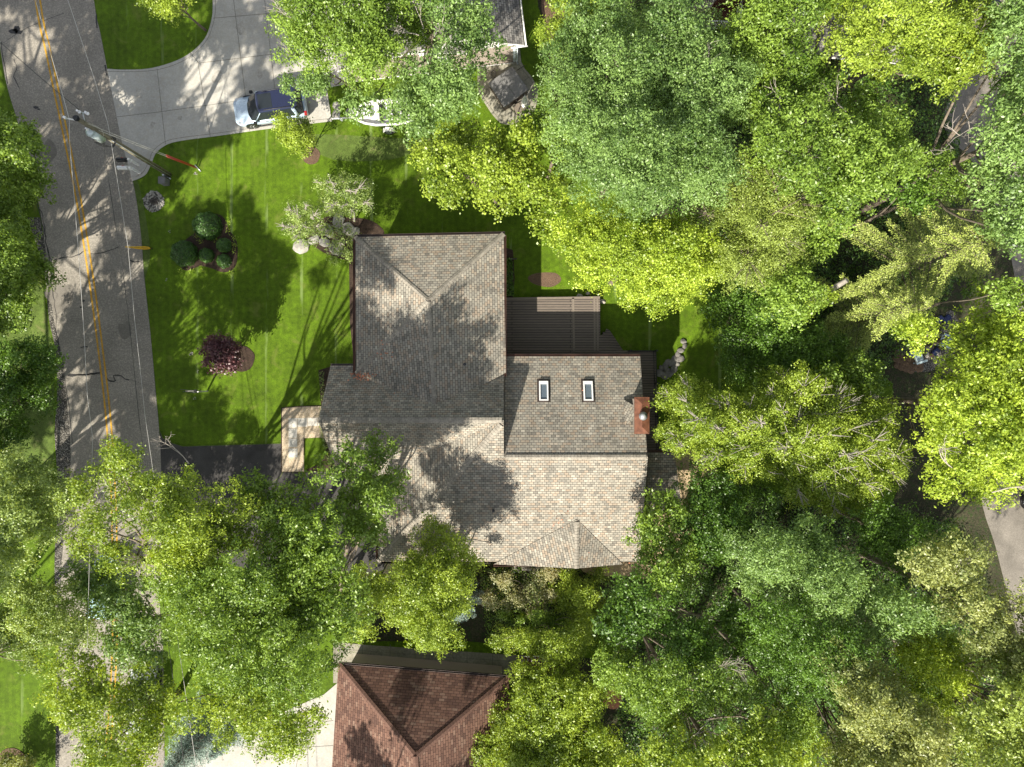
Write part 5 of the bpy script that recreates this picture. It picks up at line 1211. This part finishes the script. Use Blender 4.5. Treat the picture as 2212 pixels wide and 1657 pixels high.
T('oak_tree', 'yellow green oak at the top between two bare limbs, right of the balcony', 'tree', [(1770, -10), (1830, -110), (2010, -110), (2120, -60), (2135, 60), (2145, 160), (2085, 210), (1980, 195), (1880, 155), (1790, 125), (1750, 60)],
  16, 'oak', 'lime', drop=3.2, group=G1, holes=((2135, 15, 16), (1898, 100, 12)), dead=((2115, 40, 250, 1.6, 3), (2060, 95, 240, 1.4, 2), (1925, 40, 80, 1.5, 2)))
T('oak_tree', 'green oak crowding the white balcony at the top', 'tree', [(1600, 20), (1625, -110), (1800, -110), (1780, 0), (1750, 60), (1790, 130), (1740, 170), (1640, 175), (1600, 150), (1560, 210), (1500, 210), (1445, 165), (1442, 118), (1500, 80), (1560, 80)],
  14, 'oak', 'mid', drop=3, group=G1, holes=((1542, 30, 60), (1740, 80, 16), (1760, 10, 14)), dead=((1740, 110, 80, 2.0, 2),))
T('bare_tree', 'forking bare grey tree in front of the white balcony', 'dead tree', [(1490, 110), (1520, 105), (1530, 140), (1500, 150)], 11, 'oak', 'mid', drop=.6, sp=.8, r=.4, nl=3, bark='dead', lower=False, base=(1470, 190),
  dead=((1490, 130, 65, 3.4, 4), (1500, 125, 95, 3.0, 4), (1485, 140, 25, 3.0, 3), (1472, 120, 100, 3.2, 3)))
T('bare_tree', 'spreading bare limbs rising right of the white balcony', 'dead tree', [(1560, 150), (1580, 140), (1590, 160), (1570, 170)], 13, 'oak', 'mid', drop=.6, sp=.8, r=.4, nl=3, bark='dead', lower=False, base=(1540, 230),
  dead=((1580, 150, 40, 2.6, 4), (1600, 140, 10, 2.2, 3), (1595, 130, 80, 2.2, 3)))
T('oak_tree', 'dark blue green oak along the upper right edge', 'tree', [(2150, 20), (2190, -110), (2330, -110), (2330, 560), (2220, 580), (2150, 520), (2135, 440), (2095, 370), (2110, 310), (2160, 250), (2155, 120)],
  17, 'oak', 'blue', drop=3.6, sp=1.8, keep=.8, group=G1, dead=((2190, 60, 100, 2.0, 3), (2110, 270, 200, 2.0, 3), (2170, 330, 120, 1.6, 3)))
T('maple_tree', 'olive fine leaved tree left of the big spruce', 'tree', [(1470, 440), (1560, 400), (1655, 345), (1735, 360), (1740, 450), (1710, 560), (1650, 615), (1570, 605), (1545, 500), (1485, 470)], 13, 'fine', 'olive', drop=2.8, sp=1.5, r=1.0, per=62, twigs=70, group=G1)
T('maple_tree', 'deep green tree between the olive tree and the spruce', 'tree', [(1680, 420), (1790, 440), (1840, 435), (1880, 420), (1850, 470), (1800, 520), (1775, 580), (1770, 640), (1730, 690), (1660, 660), (1660, 600), (1720, 540)], 11, 'maple', 'mid', drop=2.6, keep=.85, group=G1)
T('maple_tree', 'dark maple at the shady wood edge beyond the right lawn', 'tree', [(1545, 640), (1600, 610), (1700, 660), (1780, 690), (1800, 750), (1900, 770), (1905, 825), (1830, 840), (1720, 830), (1600, 810), (1560, 760), (1530, 700)], 6.5, 'maple', 'deep', drop=2, keep=.9, group='dark understory trees')
T('maple_tree', 'dark maple directly above the twiggy crab apple', 'tree', [(1700, 760), (1790, 770), (1900, 790), (1920, 850), (1880, 880), (1800, 850), (1700, 830)], 7.5, 'maple', 'mid', drop=2, keep=.85, group='dark understory trees')
T('vine_shrub', 'bright green vine climbing a leaning log in the right woodland', 'vine', [(1700, 690), (1715, 650), (1760, 620), (1820, 600), (1830, 610), (1790, 650), (1740, 690)], 8, 'maple', 'lime', drop=1.2, sp=.8, r=.5, per=60, trunk=True, nl=3, lower=False)
bm = NB(); a, b = D(1590, 745, .4), D(1830, 605, 7.2); tube(bm, [a, a.lerp(b, .3) + Vector((0, 0, -.2)), a.lerp(b, .6), b], [.34, .3, .26, .14], 12); tag(obj('leaning_log', bm, M['barkg']), 'thick brown dead log leaning through the dark trees right of the lawn', 'log')
# spruces
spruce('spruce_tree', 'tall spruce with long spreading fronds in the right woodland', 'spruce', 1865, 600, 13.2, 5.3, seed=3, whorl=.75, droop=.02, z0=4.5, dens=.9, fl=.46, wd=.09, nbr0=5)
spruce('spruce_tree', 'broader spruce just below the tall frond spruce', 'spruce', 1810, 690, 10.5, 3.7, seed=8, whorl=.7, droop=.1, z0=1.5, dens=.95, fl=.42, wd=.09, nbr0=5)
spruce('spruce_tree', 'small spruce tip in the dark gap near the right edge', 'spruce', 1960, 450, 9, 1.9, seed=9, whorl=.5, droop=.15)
spruce('blue_spruce', 'blue spruce tucked behind the tree below the main roof', 'spruce', 993, 1280, 5.2, 1.75, 'bluespruce', seed=4, whorl=.3)
spruce('blue_spruce', 'blue grey spruce at the bottom edge left of the pale driveway, the left one', 'spruce', 460, 1560, 7.0, 2.3, 'bluespruce', seed=5, whorl=.36)
spruce('blue_spruce', 'blue grey spruce at the bottom edge left of the pale driveway, the right one', 'spruce', 545, 1525, 6.5, 1.9, 'bluespruce', seed=6, whorl=.36)
# right
T('oak_tree', 'bright yellow oak at the right edge above the dark grass strip', 'tree',
  [(1930, 845), (1970, 799), (2010, 775), (2060, 745), (2100, 700), (2150, 640), (2320, 600), (2340, 1080), (2190, 1060), (2150, 1075), (2100, 1090), (2055, 1132), (2010, 1112), (1993, 1065), (2035, 1015), (1993, 985), (1970, 930), (1965, 900), (1985, 870)],
  15.5, 'oak', 'yellow', drop=3.4, sp=1.7, keep=.9, dead=((2060, 1010, 160, 2.2, 3), (2080, 940, 10, 2.0, 3), (2150, 860, 30, 1.6, 2), (2180, 1060, 20, 2.0, 2)), holes=((2190, 1050, 22),))
T('oak_tree', 'small yellow oak crown above the gravel patio', 'tree', [(1925, 690), (1960, 685), (2010, 690), (2016, 735), (1975, 765), (1940, 735)], 14, 'oak', 'yellow', drop=1, sp=.95, r=.6, base=(1990, 745), nl=5, r0=.2)
T('oak_tree', 'green oak right of the gravel patio near the right edge', 'tree', [(2060, 640), (2140, 560), (2330, 560), (2330, 640), (2150, 650), (2105, 700), (2065, 690)], 13, 'oak', 'mid', drop=2.6, keep=.85)
T('crab_apple_tree', 'wide twiggy pale green crab apple right of the chimney', 'tree',
  [(1408, 868), (1455, 822), (1530, 815), (1565, 842), (1650, 815), (1720, 790), (1790, 800), (1830, 850), (1900, 850), (1940, 905), (1948, 1000), (1950, 1022), (1920, 1060), (1910, 1100), (1850, 1112), (1800, 1110), (1730, 1085), (1640, 1040), (1560, 1015), (1505, 1005), (1450, 975), (1432, 930), (1450, 905)],
  10, 'fine', 'lime', drop=2.2, sp=1.1, r=.72, per=62, keep=.95, twigs=420, bark='barkg', lump=.8, nl=26)
T('ash_tree', 'green tree against the lower right corner of the house roof', 'tree', [(1385, 1075), (1410, 1035), (1440, 1050), (1470, 1090), (1505, 1130), (1505, 1220), (1450, 1285), (1380, 1255), (1350, 1205), (1385, 1150)], 10, 'oak', 'mid', drop=2.4, sp=1.3, r=.85)
T('oak_tree', 'dark oak below the crab apple in the right woodland', 'tree', [(1460, 1060), (1560, 1020), (1650, 1060), (1720, 1100), (1640, 1130), (1560, 1200), (1540, 1290), (1460, 1290), (1490, 1200)], 8.5, 'oak', 'deep', drop=2.8, group=G1)
T('oak_tree', 'grey green oak with a long ridge of crown in the lower right woodland', 'tree', [(1555, 1205), (1600, 1140), (1680, 1110), (1745, 1150), (1840, 1205), (1900, 1255), (1960, 1300), (1935, 1372), (1880, 1372), (1820, 1345), (1760, 1315), (1700, 1292), (1620, 1275)],
  13, 'ash', 'blue', drop=3.2, sp=1.6, group=G1, dead=((1750, 1260, 60, 1.6, 2),))
T('oak_tree', 'shadowed deep green oak right of the rose garden', 'tree', [(1330, 1230), (1450, 1290), (1550, 1280), (1620, 1290), (1640, 1370), (1560, 1440), (1440, 1440), (1380, 1400), (1310, 1400), (1290, 1330)], 10.5, 'oak', 'deep', drop=2.6, group=G1, holes=((1420, 1340, 10),), dead=((1410, 1320, 250, 1.4, 3),))
T('oak_tree', 'deep green oak in the middle of the lower right woodland', 'tree', [(1620, 1285), (1720, 1300), (1820, 1350), (1900, 1385), (1900, 1450), (1820, 1500), (1720, 1500), (1640, 1460), (1600, 1380)], 13, 'ash', 'deep', drop=2.8, group=G1, dead=((1540, 1440, 20, 1.6, 3),))
T('oak_tree', 'dark grey green oak under the bright yellow oak at the right', 'tree', [(1800, 1120), (1920, 1105), (1990, 1120), (2060, 1150), (2110, 1180), (2120, 1240), (2050, 1230), (1960, 1250), (1870, 1220)], 11, 'oak', 'deep', drop=2.6, group=G1)
T('oak_tree', 'khaki leaved oak left of the lane near the lower right edge', 'tree', [(1995, 1190), (2080, 1170), (2140, 1200), (2170, 1260), (2212, 1290), (2320, 1310), (2320, 1450), (2200, 1460), (2130, 1440), (2070, 1350), (1990, 1290), (1960, 1240)],
  14.5, 'oak', 'khaki', drop=3, keep=.85, group=G1, dead=((2075, 1240, 100, 1.6, 3), (2160, 1330, 100, 1.3, 2)))
T('locust_tree', 'lime green feathery locust in the lower right woodland', 'tree', [(1925, 1415), (1985, 1350), (2060, 1370), (2100, 1420), (2110, 1500), (2060, 1550), (2000, 1530), (1950, 1470)], 11.5, 'ash', 'yellow', drop=2.4, sp=1.3, r=.85, dead=((2040, 1450, 30, 2.4, 4), (2170, 1420, 85, 2.0, 2)), group=G1)
T('oak_tree', 'khaki olive oak between two lime crowns at the bottom right', 'tree', [(1770, 1370), (1830, 1370), (1900, 1440), (1960, 1490), (2040, 1560), (2060, 1640), (2020, 1760), (1780, 1760), (1790, 1620), (1840, 1560), (1770, 1450)], 14.5, 'oak', 'khaki', drop=3, sp=1.6, group=G1)
T('oak_tree', 'light olive green oak in the bottom right corner', 'tree', [(2110, 1520), (2100, 1440), (2190, 1380), (2330, 1400), (2330, 1760), (2060, 1760), (2080, 1640), (2060, 1570)], 15.5, 'oak', 'olive', drop=3.2, group=G1, dead=((2150, 1560, 120, 2.2, 4), (2190, 1600, 330, 1.6, 3), (2130, 1620, 250, 1.6, 3)))
T('oak_tree', 'small green crown above the khaki oak on the right', 'tree', [(1890, 1290), (1960, 1270), (2040, 1310), (2060, 1370), (1990, 1365), (1930, 1400), (1880, 1370)], 12, 'ash', 'blue', drop=2, sp=1.3, r=.85, group=G1)
# bottom centre
T('ash_tree', 'yellow green tree right of the red roof at the bottom', 'tree', [(1098, 1462), (1130, 1445), (1180, 1410), (1240, 1430), (1290, 1470), (1308, 1550), (1320, 1610), (1330, 1760), (1015, 1760), (1018, 1640), (1050, 1590), (1062, 1550), (1100, 1510)], 6.5, 'oak', 'lime', drop=2.6, sp=1.5)
T('oak_tree', 'mid green oak above the round wooden table at the bottom', 'tree', [(1290, 1430), (1380, 1395), (1460, 1430), (1560, 1440), (1600, 1500), (1560, 1560), (1450, 1560), (1380, 1530), (1345, 1480), (1300, 1475)], 12, 'oak', 'mid', drop=2.6, holes=((1312, 1508, 24),), group=G1, dead=((1480, 1480, 60, 1.6, 2),))
T('oak_tree', 'mixed lime and green oak at the bottom edge right of the wooden table', 'tree', [(1345, 1560), (1420, 1540), (1560, 1560), (1650, 1490), (1760, 1560), (1765, 1640), (1740, 1760), (1330, 1760), (1330, 1640)], 13, 'oak', 'lime', drop=3, group=G1, dead=((1490, 1600, 70, 1.6, 3),))
T('oak_tree', 'shaded oak between the lime crowns near the bottom right', 'tree', [(1600, 1430), (1720, 1480), (1790, 1500), (1790, 1600), (1700, 1600), (1640, 1520), (1590, 1500)], 12, 'ash', 'mid', drop=2.6, group=G1)
T('ash_tree', 'light green tree overlapping the lower edge of the main roof', 'tree', [(912, 1155), (945, 1138), (970, 1150), (1003, 1165), (1023, 1195), (1031, 1225), (1022, 1268), (1012, 1335), (970, 1378), (937, 1392), (897, 1402), (847, 1382), (837, 1352), (814, 1322), (840, 1285), (840, 1245), (868, 1225), (870, 1205), (900, 1198)],
  10, 'oak', 'lime', drop=3.2, sp=1.3, r=.9, per=56, keep=1)
T('rose_bush', 'pink flowering rose bushes by the river stones below the roof', 'shrub', [(1035, 1240), (1070, 1222), (1120, 1225), (1200, 1228), (1210, 1290), (1160, 1330), (1100, 1310), (1060, 1320), (1035, 1290)], 2.0, 'fine', 'pinkish', drop=.9, sp=.75, r=.42, per=60, keep=.75, lower=False, nl=8, r0=.06)
T('shrub', 'sunlit fine leaved shrub at the right end of the rose garden', 'shrub', [(1190, 1235), (1240, 1225), (1300, 1222), (1330, 1245), (1310, 1300), (1290, 1360), (1230, 1350), (1180, 1320), (1200, 1280)], 3.0, 'fine', 'lime', drop=1.4, sp=.85, r=.5, per=60, keep=.92, nl=8, r0=.1)
T('crab_apple_tree', 'bright small leaved tree along the top of the neighbour side walk', 'tree', [(1052, 1378), (1068, 1350), (1120, 1358), (1190, 1365), (1240, 1340), (1290, 1330), (1280, 1390), (1230, 1412), (1150, 1417), (1080, 1412)], 4.2, 'fine', 'lime', drop=1.4, sp=.85, r=.52, per=66, keep=1, nl=10, r0=.12)
T('shrub', 'grassy green clump in the middle of the rose garden', 'shrub', [(1075, 1325), (1130, 1315), (1190, 1325), (1200, 1350), (1140, 1352), (1085, 1345)], 1.0, 'ash', 'mid', drop=.5, sp=.5, r=.32, per=70, keep=1, lower=False, nl=4, r0=.05)
T('evergreen_shrub', 'deep green shrubs along the drive below the roof corner', 'shrub', [(760, 1225), (800, 1220), (830, 1240), (835, 1290), (810, 1320), (830, 1370), (790, 1400), (750, 1395)], 4.5, 'maple', 'lime', drop=1.4, sp=1, r=.6, per=46, keep=.95, nl=6, r0=.1)
# lower left street oaks
T('oak_tree', 'pale oak arching over the road above the black driveway', 'tree',
  [(152, 1000), (175, 958), (230, 925), (275, 903), (350, 905), (355, 935), (330, 965), (345, 1000), (385, 1015), (430, 1030), (460, 1050), (500, 1062), (520, 1080), (555, 1105), (550, 1165), (480, 1205), (420, 1235), (340, 1250), (250, 1230), (165, 1200), (150, 1110)],
  16.5, 'oak', 'lime', drop=3, sp=1.45, r=.95, group=G2, base=(385, 1250), holes=((268, 1090, 20), (285, 1130, 28), (300, 1180, 24), (200, 1040, 8)), dead=((385, 985, 120, 1.4, 3), (320, 1075, 200, 2.0, 3), (325, 1170, 215, 1.8, 3)), keep=.95)
T('oak_tree', 'dark green oak reaching over the left part of the main roof', 'tree',
  [(738, 985), (760, 955), (800, 950), (852, 955), (854, 1000), (862, 1050), (880, 1112), (868, 1150), (820, 1165), (795, 1200), (760, 1160), (742, 1110)], 12.5, 'oak', 'mid', drop=2.2, sp=1.2, r=.8, group=G2, base=(735, 1300), dead=((828, 1130, 60, 1.0, 3),))
T('oak_tree', 'mid green oak over the black asphalt driveway', 'tree',
  [(528, 1050), (545, 1020), (580, 1010), (610, 1028), (612, 1050), (650, 1040), (670, 1050), (700, 1085), (740, 1100), (760, 1160), (800, 1200), (806, 1290), (790, 1370), (750, 1400), (690, 1400), (620, 1370), (560, 1300), (525, 1230), (540, 1160), (540, 1110), (535, 1080)],
  15, 'oak', 'mid', drop=3, sp=1.5, r=1.05, group=G2, keep=.97, base=(620, 1290), holes=((740, 1190, 8),), dead=((560, 1300, 250, 1.2, 2),))
T('oak_tree', 'small oak limb reaching toward the walkway corner', 'tree', [(622, 1000), (650, 990), (680, 965), (700, 990), (698, 1020), (735, 1030), (745, 1060), (700, 1075), (660, 1050), (625, 1020)], 13.5, 'oak', 'mid', drop=1.4, sp=1.0, r=.62, group=G2, base=(640, 1268), nl=7, r0=.2, keep=.85)
T('oak_tree', 'largest oak crown in the lower left, centre of the street trees', 'tree',
  [(320, 1240), (420, 1215), (480, 1190), (560, 1190), (580, 1300), (620, 1370), (690, 1400), (765, 1395), (765, 1450), (732, 1480), (600, 1500), (480, 1500), (400, 1460), (370, 1400), (345, 1330)],
  17, 'oak', 'mid', drop=3, sp=1.7, r=1.15, group=G2, dead=((480, 1400, 20, 1.4, 2), (620, 1420, 60, 1.4, 2)), base=(560, 1330))
T('oak_tree', 'light green oak over the pale driveway at the bottom left', 'tree', [(480, 1500), (600, 1490), (735, 1480), (705, 1540), (655, 1605), (600, 1625), (575, 1600), (520, 1590), (430, 1595), (330, 1590), (320, 1540), (400, 1490)],
  15.5, 'oak', 'lime', drop=3, sp=1.55, r=1.05, group=G2, base=(560, 1440))
T('oak_tree', 'green oak over the road between the two left lawns', 'tree', [(165, 1190), (250, 1230), (335, 1250), (345, 1330), (372, 1400), (330, 1440), (260, 1430), (225, 1385), (240, 1350), (215, 1310), (170, 1280), (150, 1240)],
  8.5, 'oak', 'blue', drop=2.4, sp=1.5, r=1.0, group=G2, holes=((350, 1325, 12),), base=(385, 1320), keep=1)
T('oak_tree', 'oak crown over the road at the bottom left corner', 'tree', [(95, 1460), (105, 1400), (135, 1375), (170, 1390), (215, 1440), (260, 1430), (335, 1440), (400, 1470), (395, 1490), (325, 1540), (335, 1600), (300, 1640), (290, 1760), (190, 1760), (188, 1600), (130, 1550), (110, 1510)],
  15, 'oak', 'lime', drop=3, sp=1.55, r=1.05, group=G2, holes=((240, 1545, 9),), base=(385, 1500), dead=((310, 1480, 120, 1.6, 3),), keep=1)
T('oak_tree', 'pale oak on the left edge above the road, beside the bright lawn', 'tree', [(-90, 1480), (-70, 1330), (18, 1278), (67, 1240), (110, 1255), (160, 1250), (167, 1292), (210, 1335), (213, 1372), (160, 1390), (135, 1438), (50, 1447), (20, 1405)],
  10, 'oak', 'sage', drop=2.6, sp=1.4, r=.95, group=G2, base=(-30, 1440), holes=((112, 1375, 10),))
T('oak_tree', 'grey green oak on the left edge below the gravel shoulder', 'tree', [(-90, 1000), (20, 985), (100, 1000), (150, 1010), (160, 1080), (165, 1130), (150, 1165), (110, 1172), (75, 1170), (60, 1220), (50, 1255), (-20, 1290), (-90, 1290)],
  13.5, 'oak', 'sage', drop=2.8, sp=1.4, r=.95, group=G2, base=(-20, 1120))
# left edge
GL = 'trees along the left edge of the road'
T('maple_tree', 'dark green maple at the upper left edge beside the road', 'tree', [(-110, 225), (0, 238), (48, 262), (75, 262), (72, 300), (110, 322), (118, 345), (90, 352), (92, 385), (128, 408), (110, 425), (75, 425), (30, 412), (-110, 440)], 9.5, 'maple', 'mid', drop=2.4, sp=1.3, r=.85, group=GL, base=(35, 400))
T('maple_tree', 'second maple down the left edge, with a light patch of stones above it', 'tree', [(-110, 450), (20, 425), (62, 470), (92, 560), (132, 590), (112, 600), (75, 628), (45, 690), (-110, 700)], 9, 'maple', 'mid', drop=2.4, sp=1.3, r=.85, group=GL, base=(30, 590))
T('maple_tree', 'darkest maple on the left edge beside the gravel shoulder', 'tree', [(-110, 735), (25, 715), (88, 728), (125, 760), (122, 820), (112, 880), (75, 895), (55, 950), (40, 1000), (-110, 1010)], 9.5, 'maple', 'deep', drop=2.4, sp=1.3, r=.85, group=GL, base=(60, 870))
# off frame trees whose shade falls on the road and lawn
GO = 'trees beyond the left and lower edges of the view'
for i, (xw, yw, rr, zt, kp, lb) in enumerate(((-37, -9, 8.5, 19, .72, 'tall tree beyond the left edge level with the gravel shoulder'), (-41, 3, 8.5, 21, .95, 'tall tree beyond the left edge beside the middle of the road'),
        (-37, 10, 7.5, 21, 1.0, 'tall tree beyond the left edge level with the utility pole'), (-38, -22, 7.5, 19, .8, 'tall tree beyond the left edge below the gravel shoulder'), (-47, -8, 8, 20, .85, 'tall tree well beyond the left edge behind the roadside trees'),
        (-30.5, 1, 6.2, 22, 1.0, 'slender tall tree whose crown leans over the left roadside'), (-32, -15, 4.5, 21, .6, 'tall slender tree beyond the left edge near the pale street oak'), (-48, 12, 7, 20, .8, 'far tall tree beyond the upper left edge'),
        (-34, 27, 5, 17, .7, 'tree beyond the upper left corner beside the road'), (-12, -37, 6, 15, .75, 'tree beyond the lower edge in front of the red roofed house'), (-3, -39, 6, 15, .75, 'tree beyond the lower edge behind the red roofed house'))):
    k = PXM * H / (H - zt + 1.5)
    T('oak_tree', lb, 'tree', [(1106 + (xw + rr * (1 + .15 * math.sin(3 * a + i)) * math.cos(a)) * k, 828.5 - (yw + rr * (1 + .15 * math.cos(2 * a + i)) * math.sin(a)) * k) for a in [k_ * PI / 8 for k_ in range(16)]], zt, 'coarse', 'mid', drop=4, sp=2.2, r=1.0, per=20, keep=kp * .82, lower=False, lump=2.5, group=GO, base=((1106 - 38 * PXM, 828.5 - yw * PXM) if -37.5 < xw < -26 else None))
T('maple_tree', 'shaded green tree beside the lane between the oak and the right edge', 'tree', [(2000, 330), (2040, 300), (2100, 320), (2115, 380), (2080, 420), (2020, 400)], 10, 'maple', 'mid', drop=2.4, group='dark understory trees')
T('maple_tree', 'deep green tree in the gap between the broad oak and the spruce at the right', 'tree', [(1900, 400), (1985, 375), (2050, 390), (2080, 450), (2000, 470), (1930, 450)], 8, 'maple', 'deep', drop=2, group='dark understory trees')
# specimen trees and shrubs on the lawns
T('young_maple_tree', 'small round maple on a mulch ring below the parked car', 'tree', [(597, 262), (612, 250), (640, 252), (668, 268), (680, 290), (678, 318), (660, 330), (640, 334), (618, 322), (606, 305), (598, 285)], 4.6, 'fine', 'lime', drop=1.5, sp=.6, r=.42, per=85, keep=1, base=(672, 334), nl=8, r0=.09, lump=.3)
T('purple_plum_tree', 'purple leaved plum tree on the front lawn', 'tree', [(421, 752), (435, 758), (450, 735), (475, 728), (495, 735), (512, 745), (520, 765), (512, 790), (500, 803), (480, 800), (455, 795), (438, 780), (436, 768)], 3.4, 'maple', 'purple', drop=1.2, sp=.6, r=.42, per=70, keep=1, base=(505, 772), nl=8, r0=.1, lump=.3)
T('serviceberry', 'upper pale small leaved shrub tree left of the house corner', 'tree', [(682, 395), (700, 380), (735, 375), (770, 385), (800, 400), (808, 430), (800, 455), (770, 470), (745, 462), (715, 465), (690, 440)], 5.0, 'fine', 'sage', drop=1.4, sp=.72, r=.45, per=46, keep=.92, base=(765, 478), nl=16, r0=.12, twigs=90, bark='barkg', lump=.5)
T('serviceberry', 'left pale small leaved shrub tree over the row of boulders', 'tree', [(600, 480), (615, 455), (650, 430), (690, 435), (702, 470), (700, 510), (680, 530), (650, 528), (632, 510), (612, 500)], 4.6, 'fine', 'sage', drop=1.4, sp=.72, r=.45, per=42, keep=.82, base=(715, 505), nl=14, r0=.1, twigs=80, bark='barkg', lump=.5)
T('serviceberry', 'lower small leaved shrub tree touching the corner of the tower roof', 'tree', [(690, 500), (720, 478), (755, 495), (778, 515), (768, 560), (760, 580), (735, 560), (705, 540)], 4.2, 'fine', 'sage', drop=1.2, sp=.72, r=.42, per=40, keep=.85, base=(752, 525), nl=14, r0=.1, twigs=70, bark='barkg', lump=.5)
T('street_tree', 'leafy lime green tree at the top edge inside the driveway island', 'tree', [(280, -80), (290, -10), (315, 12), (330, 30), (355, 35), (372, 48), (385, 38), (392, 20), (415, 15), (425, -20), (430, -80)], 6, 'oak', 'lime', drop=1.4, sp=.8, r=.55, per=60, keep=1, nl=8, r0=.14)
T('shrub', 'round grey brown shrub on the lawn in the bottom left corner', 'shrub', [(2, 1640), (20, 1625), (50, 1630), (72, 1650), (70, 1720), (0, 1720)], 1.6, 'fine', 'khaki', drop=.6, sp=.5, r=.35, per=60, keep=1, nl=5, r0=.05)
GB = 'clipped evergreen bushes in the front garden bed'
for (x, y, r, h, lb) in ((452, 490, .95, 1.3, 'largest clipped evergreen bush, at the top of the garden bed'), (403, 549, .88, 1.25, 'second large clipped evergreen bush, at the left of the garden bed'),
                         (486, 531, .5, .7, 'small round clipped bush at the upper right of the garden bed'), (449, 553, .5, .7, 'small round clipped bush in the middle of the garden bed'), (486, 565, .48, .65, 'small round clipped bush at the lower right of the garden bed')):
    round_bush('clipped_bush', lb, 'bush', x, y, r, h, 'yew', GB, 5200 if r > .6 else 2200)
rnd = random.Random(21)
for i in range(16):
    x, y = [(497, 480), (494, 500), (466, 518), (430, 520), (504, 515), (506, 532), (505, 548), (430, 585), (392, 583), (413, 585), (500, 592), (489, 494), (440, 510), (425, 518), (503, 570), (470, 580)][i]
    pass
cen, nr = [], []
for (x, y) in ((497, 480), (494, 500), (466, 518), (434, 521), (508, 515), (508, 530), (506, 545), (438, 582), (392, 585), (414, 586), (500, 590), (425, 512)):
    p = D(x, y); m = 26; q = RN.normal(size=(m, 3)) * np.array([.11, .11, .04]) + np.array([p.x, p.y, .1]); cen.append(q)
cen = np.concatenate(cen); m = len(cen)
o = leafmesh('bedding_plants', cen, np.array([0, 0, 1.]) + RN.normal(size=(m, 3)) * .4, RN.uniform(.07, .13, m), RN.uniform(.04, .07, m), RN.random(m), LEAF['yellow'], (0, 0, 0), None)
tag(o, 'tiny yellow green seedlings dotted over the mulch of the garden bed', 'plants', kind='stuff')
def low_cover(name, lab, cat, poly, n, z0, z1, col, size=.16, asp=.55):
    P_ = np.array(poly, float); x0, y0 = P_.min(0); x1, y1 = P_.max(0)
    gx = RN.uniform(x0, x1, n); gy = RN.uniform(y0, y1, n); ok = in_poly(gx, gy, poly); gx, gy = gx[ok], gy[ok]
    f = np.sin(gx * .045 + 1) * np.sin(gy * .05) * .5 + .5 + .3 * np.sin(gx * .11 + gy * .07); f = np.clip(f, 0, 1)
    z = z0 + (z1 - z0) * f * RN.random(len(gx)) ** .5
    c = unproj(gx, gy, z * .0); c[:, 2] = z; m = len(c)
    s = size * RN.uniform(.6, 1.4, m)
    o = leafmesh(name, c, np.array([0, 0, 1.]) + RN.normal(size=(m, 3)) * .5, s, s * asp, RN.random(m), LEAF[col], (0, 0, 0), None)
    return tag(o, lab, cat, kind='stuff')
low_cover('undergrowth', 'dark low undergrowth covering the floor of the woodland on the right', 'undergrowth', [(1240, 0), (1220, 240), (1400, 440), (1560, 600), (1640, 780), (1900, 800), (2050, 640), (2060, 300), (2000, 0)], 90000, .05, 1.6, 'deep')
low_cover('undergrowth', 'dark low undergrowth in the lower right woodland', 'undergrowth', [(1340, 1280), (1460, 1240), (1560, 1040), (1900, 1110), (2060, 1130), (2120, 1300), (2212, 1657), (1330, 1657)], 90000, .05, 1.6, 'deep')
low_cover('undergrowth', 'low green plants under the trees on the left roadside', 'undergrowth', [(-60, 250), (20, 250), (60, 400), (60, 560), (70, 700), (60, 720), (-60, 720)], 9000, .03, .7, 'mid')
low_cover('border_plants', 'leafy border plants along the wall beside the tower roof', 'plants', [(1087, 560), (1106, 560), (1110, 640), (1087, 640)], 900, .05, .5, 'deep')
low_cover('border_plants', 'variegated border plants along the front edge of the house', 'plants', [(690, 805), (703, 800), (700, 860), (692, 878), (692, 940), (712, 1010), (725, 1016), (720, 990), (700, 940)], 2200, .05, .45, 'sage', .08)
low_cover('border_plants', 'thin ground cover under the rose garden', 'plants', [(1035, 1225), (1300, 1225), (1290, 1380), (1050, 1380)], 7000, .02, .4, 'mid', .12)
print('LEAVES', sum(NLEAF))
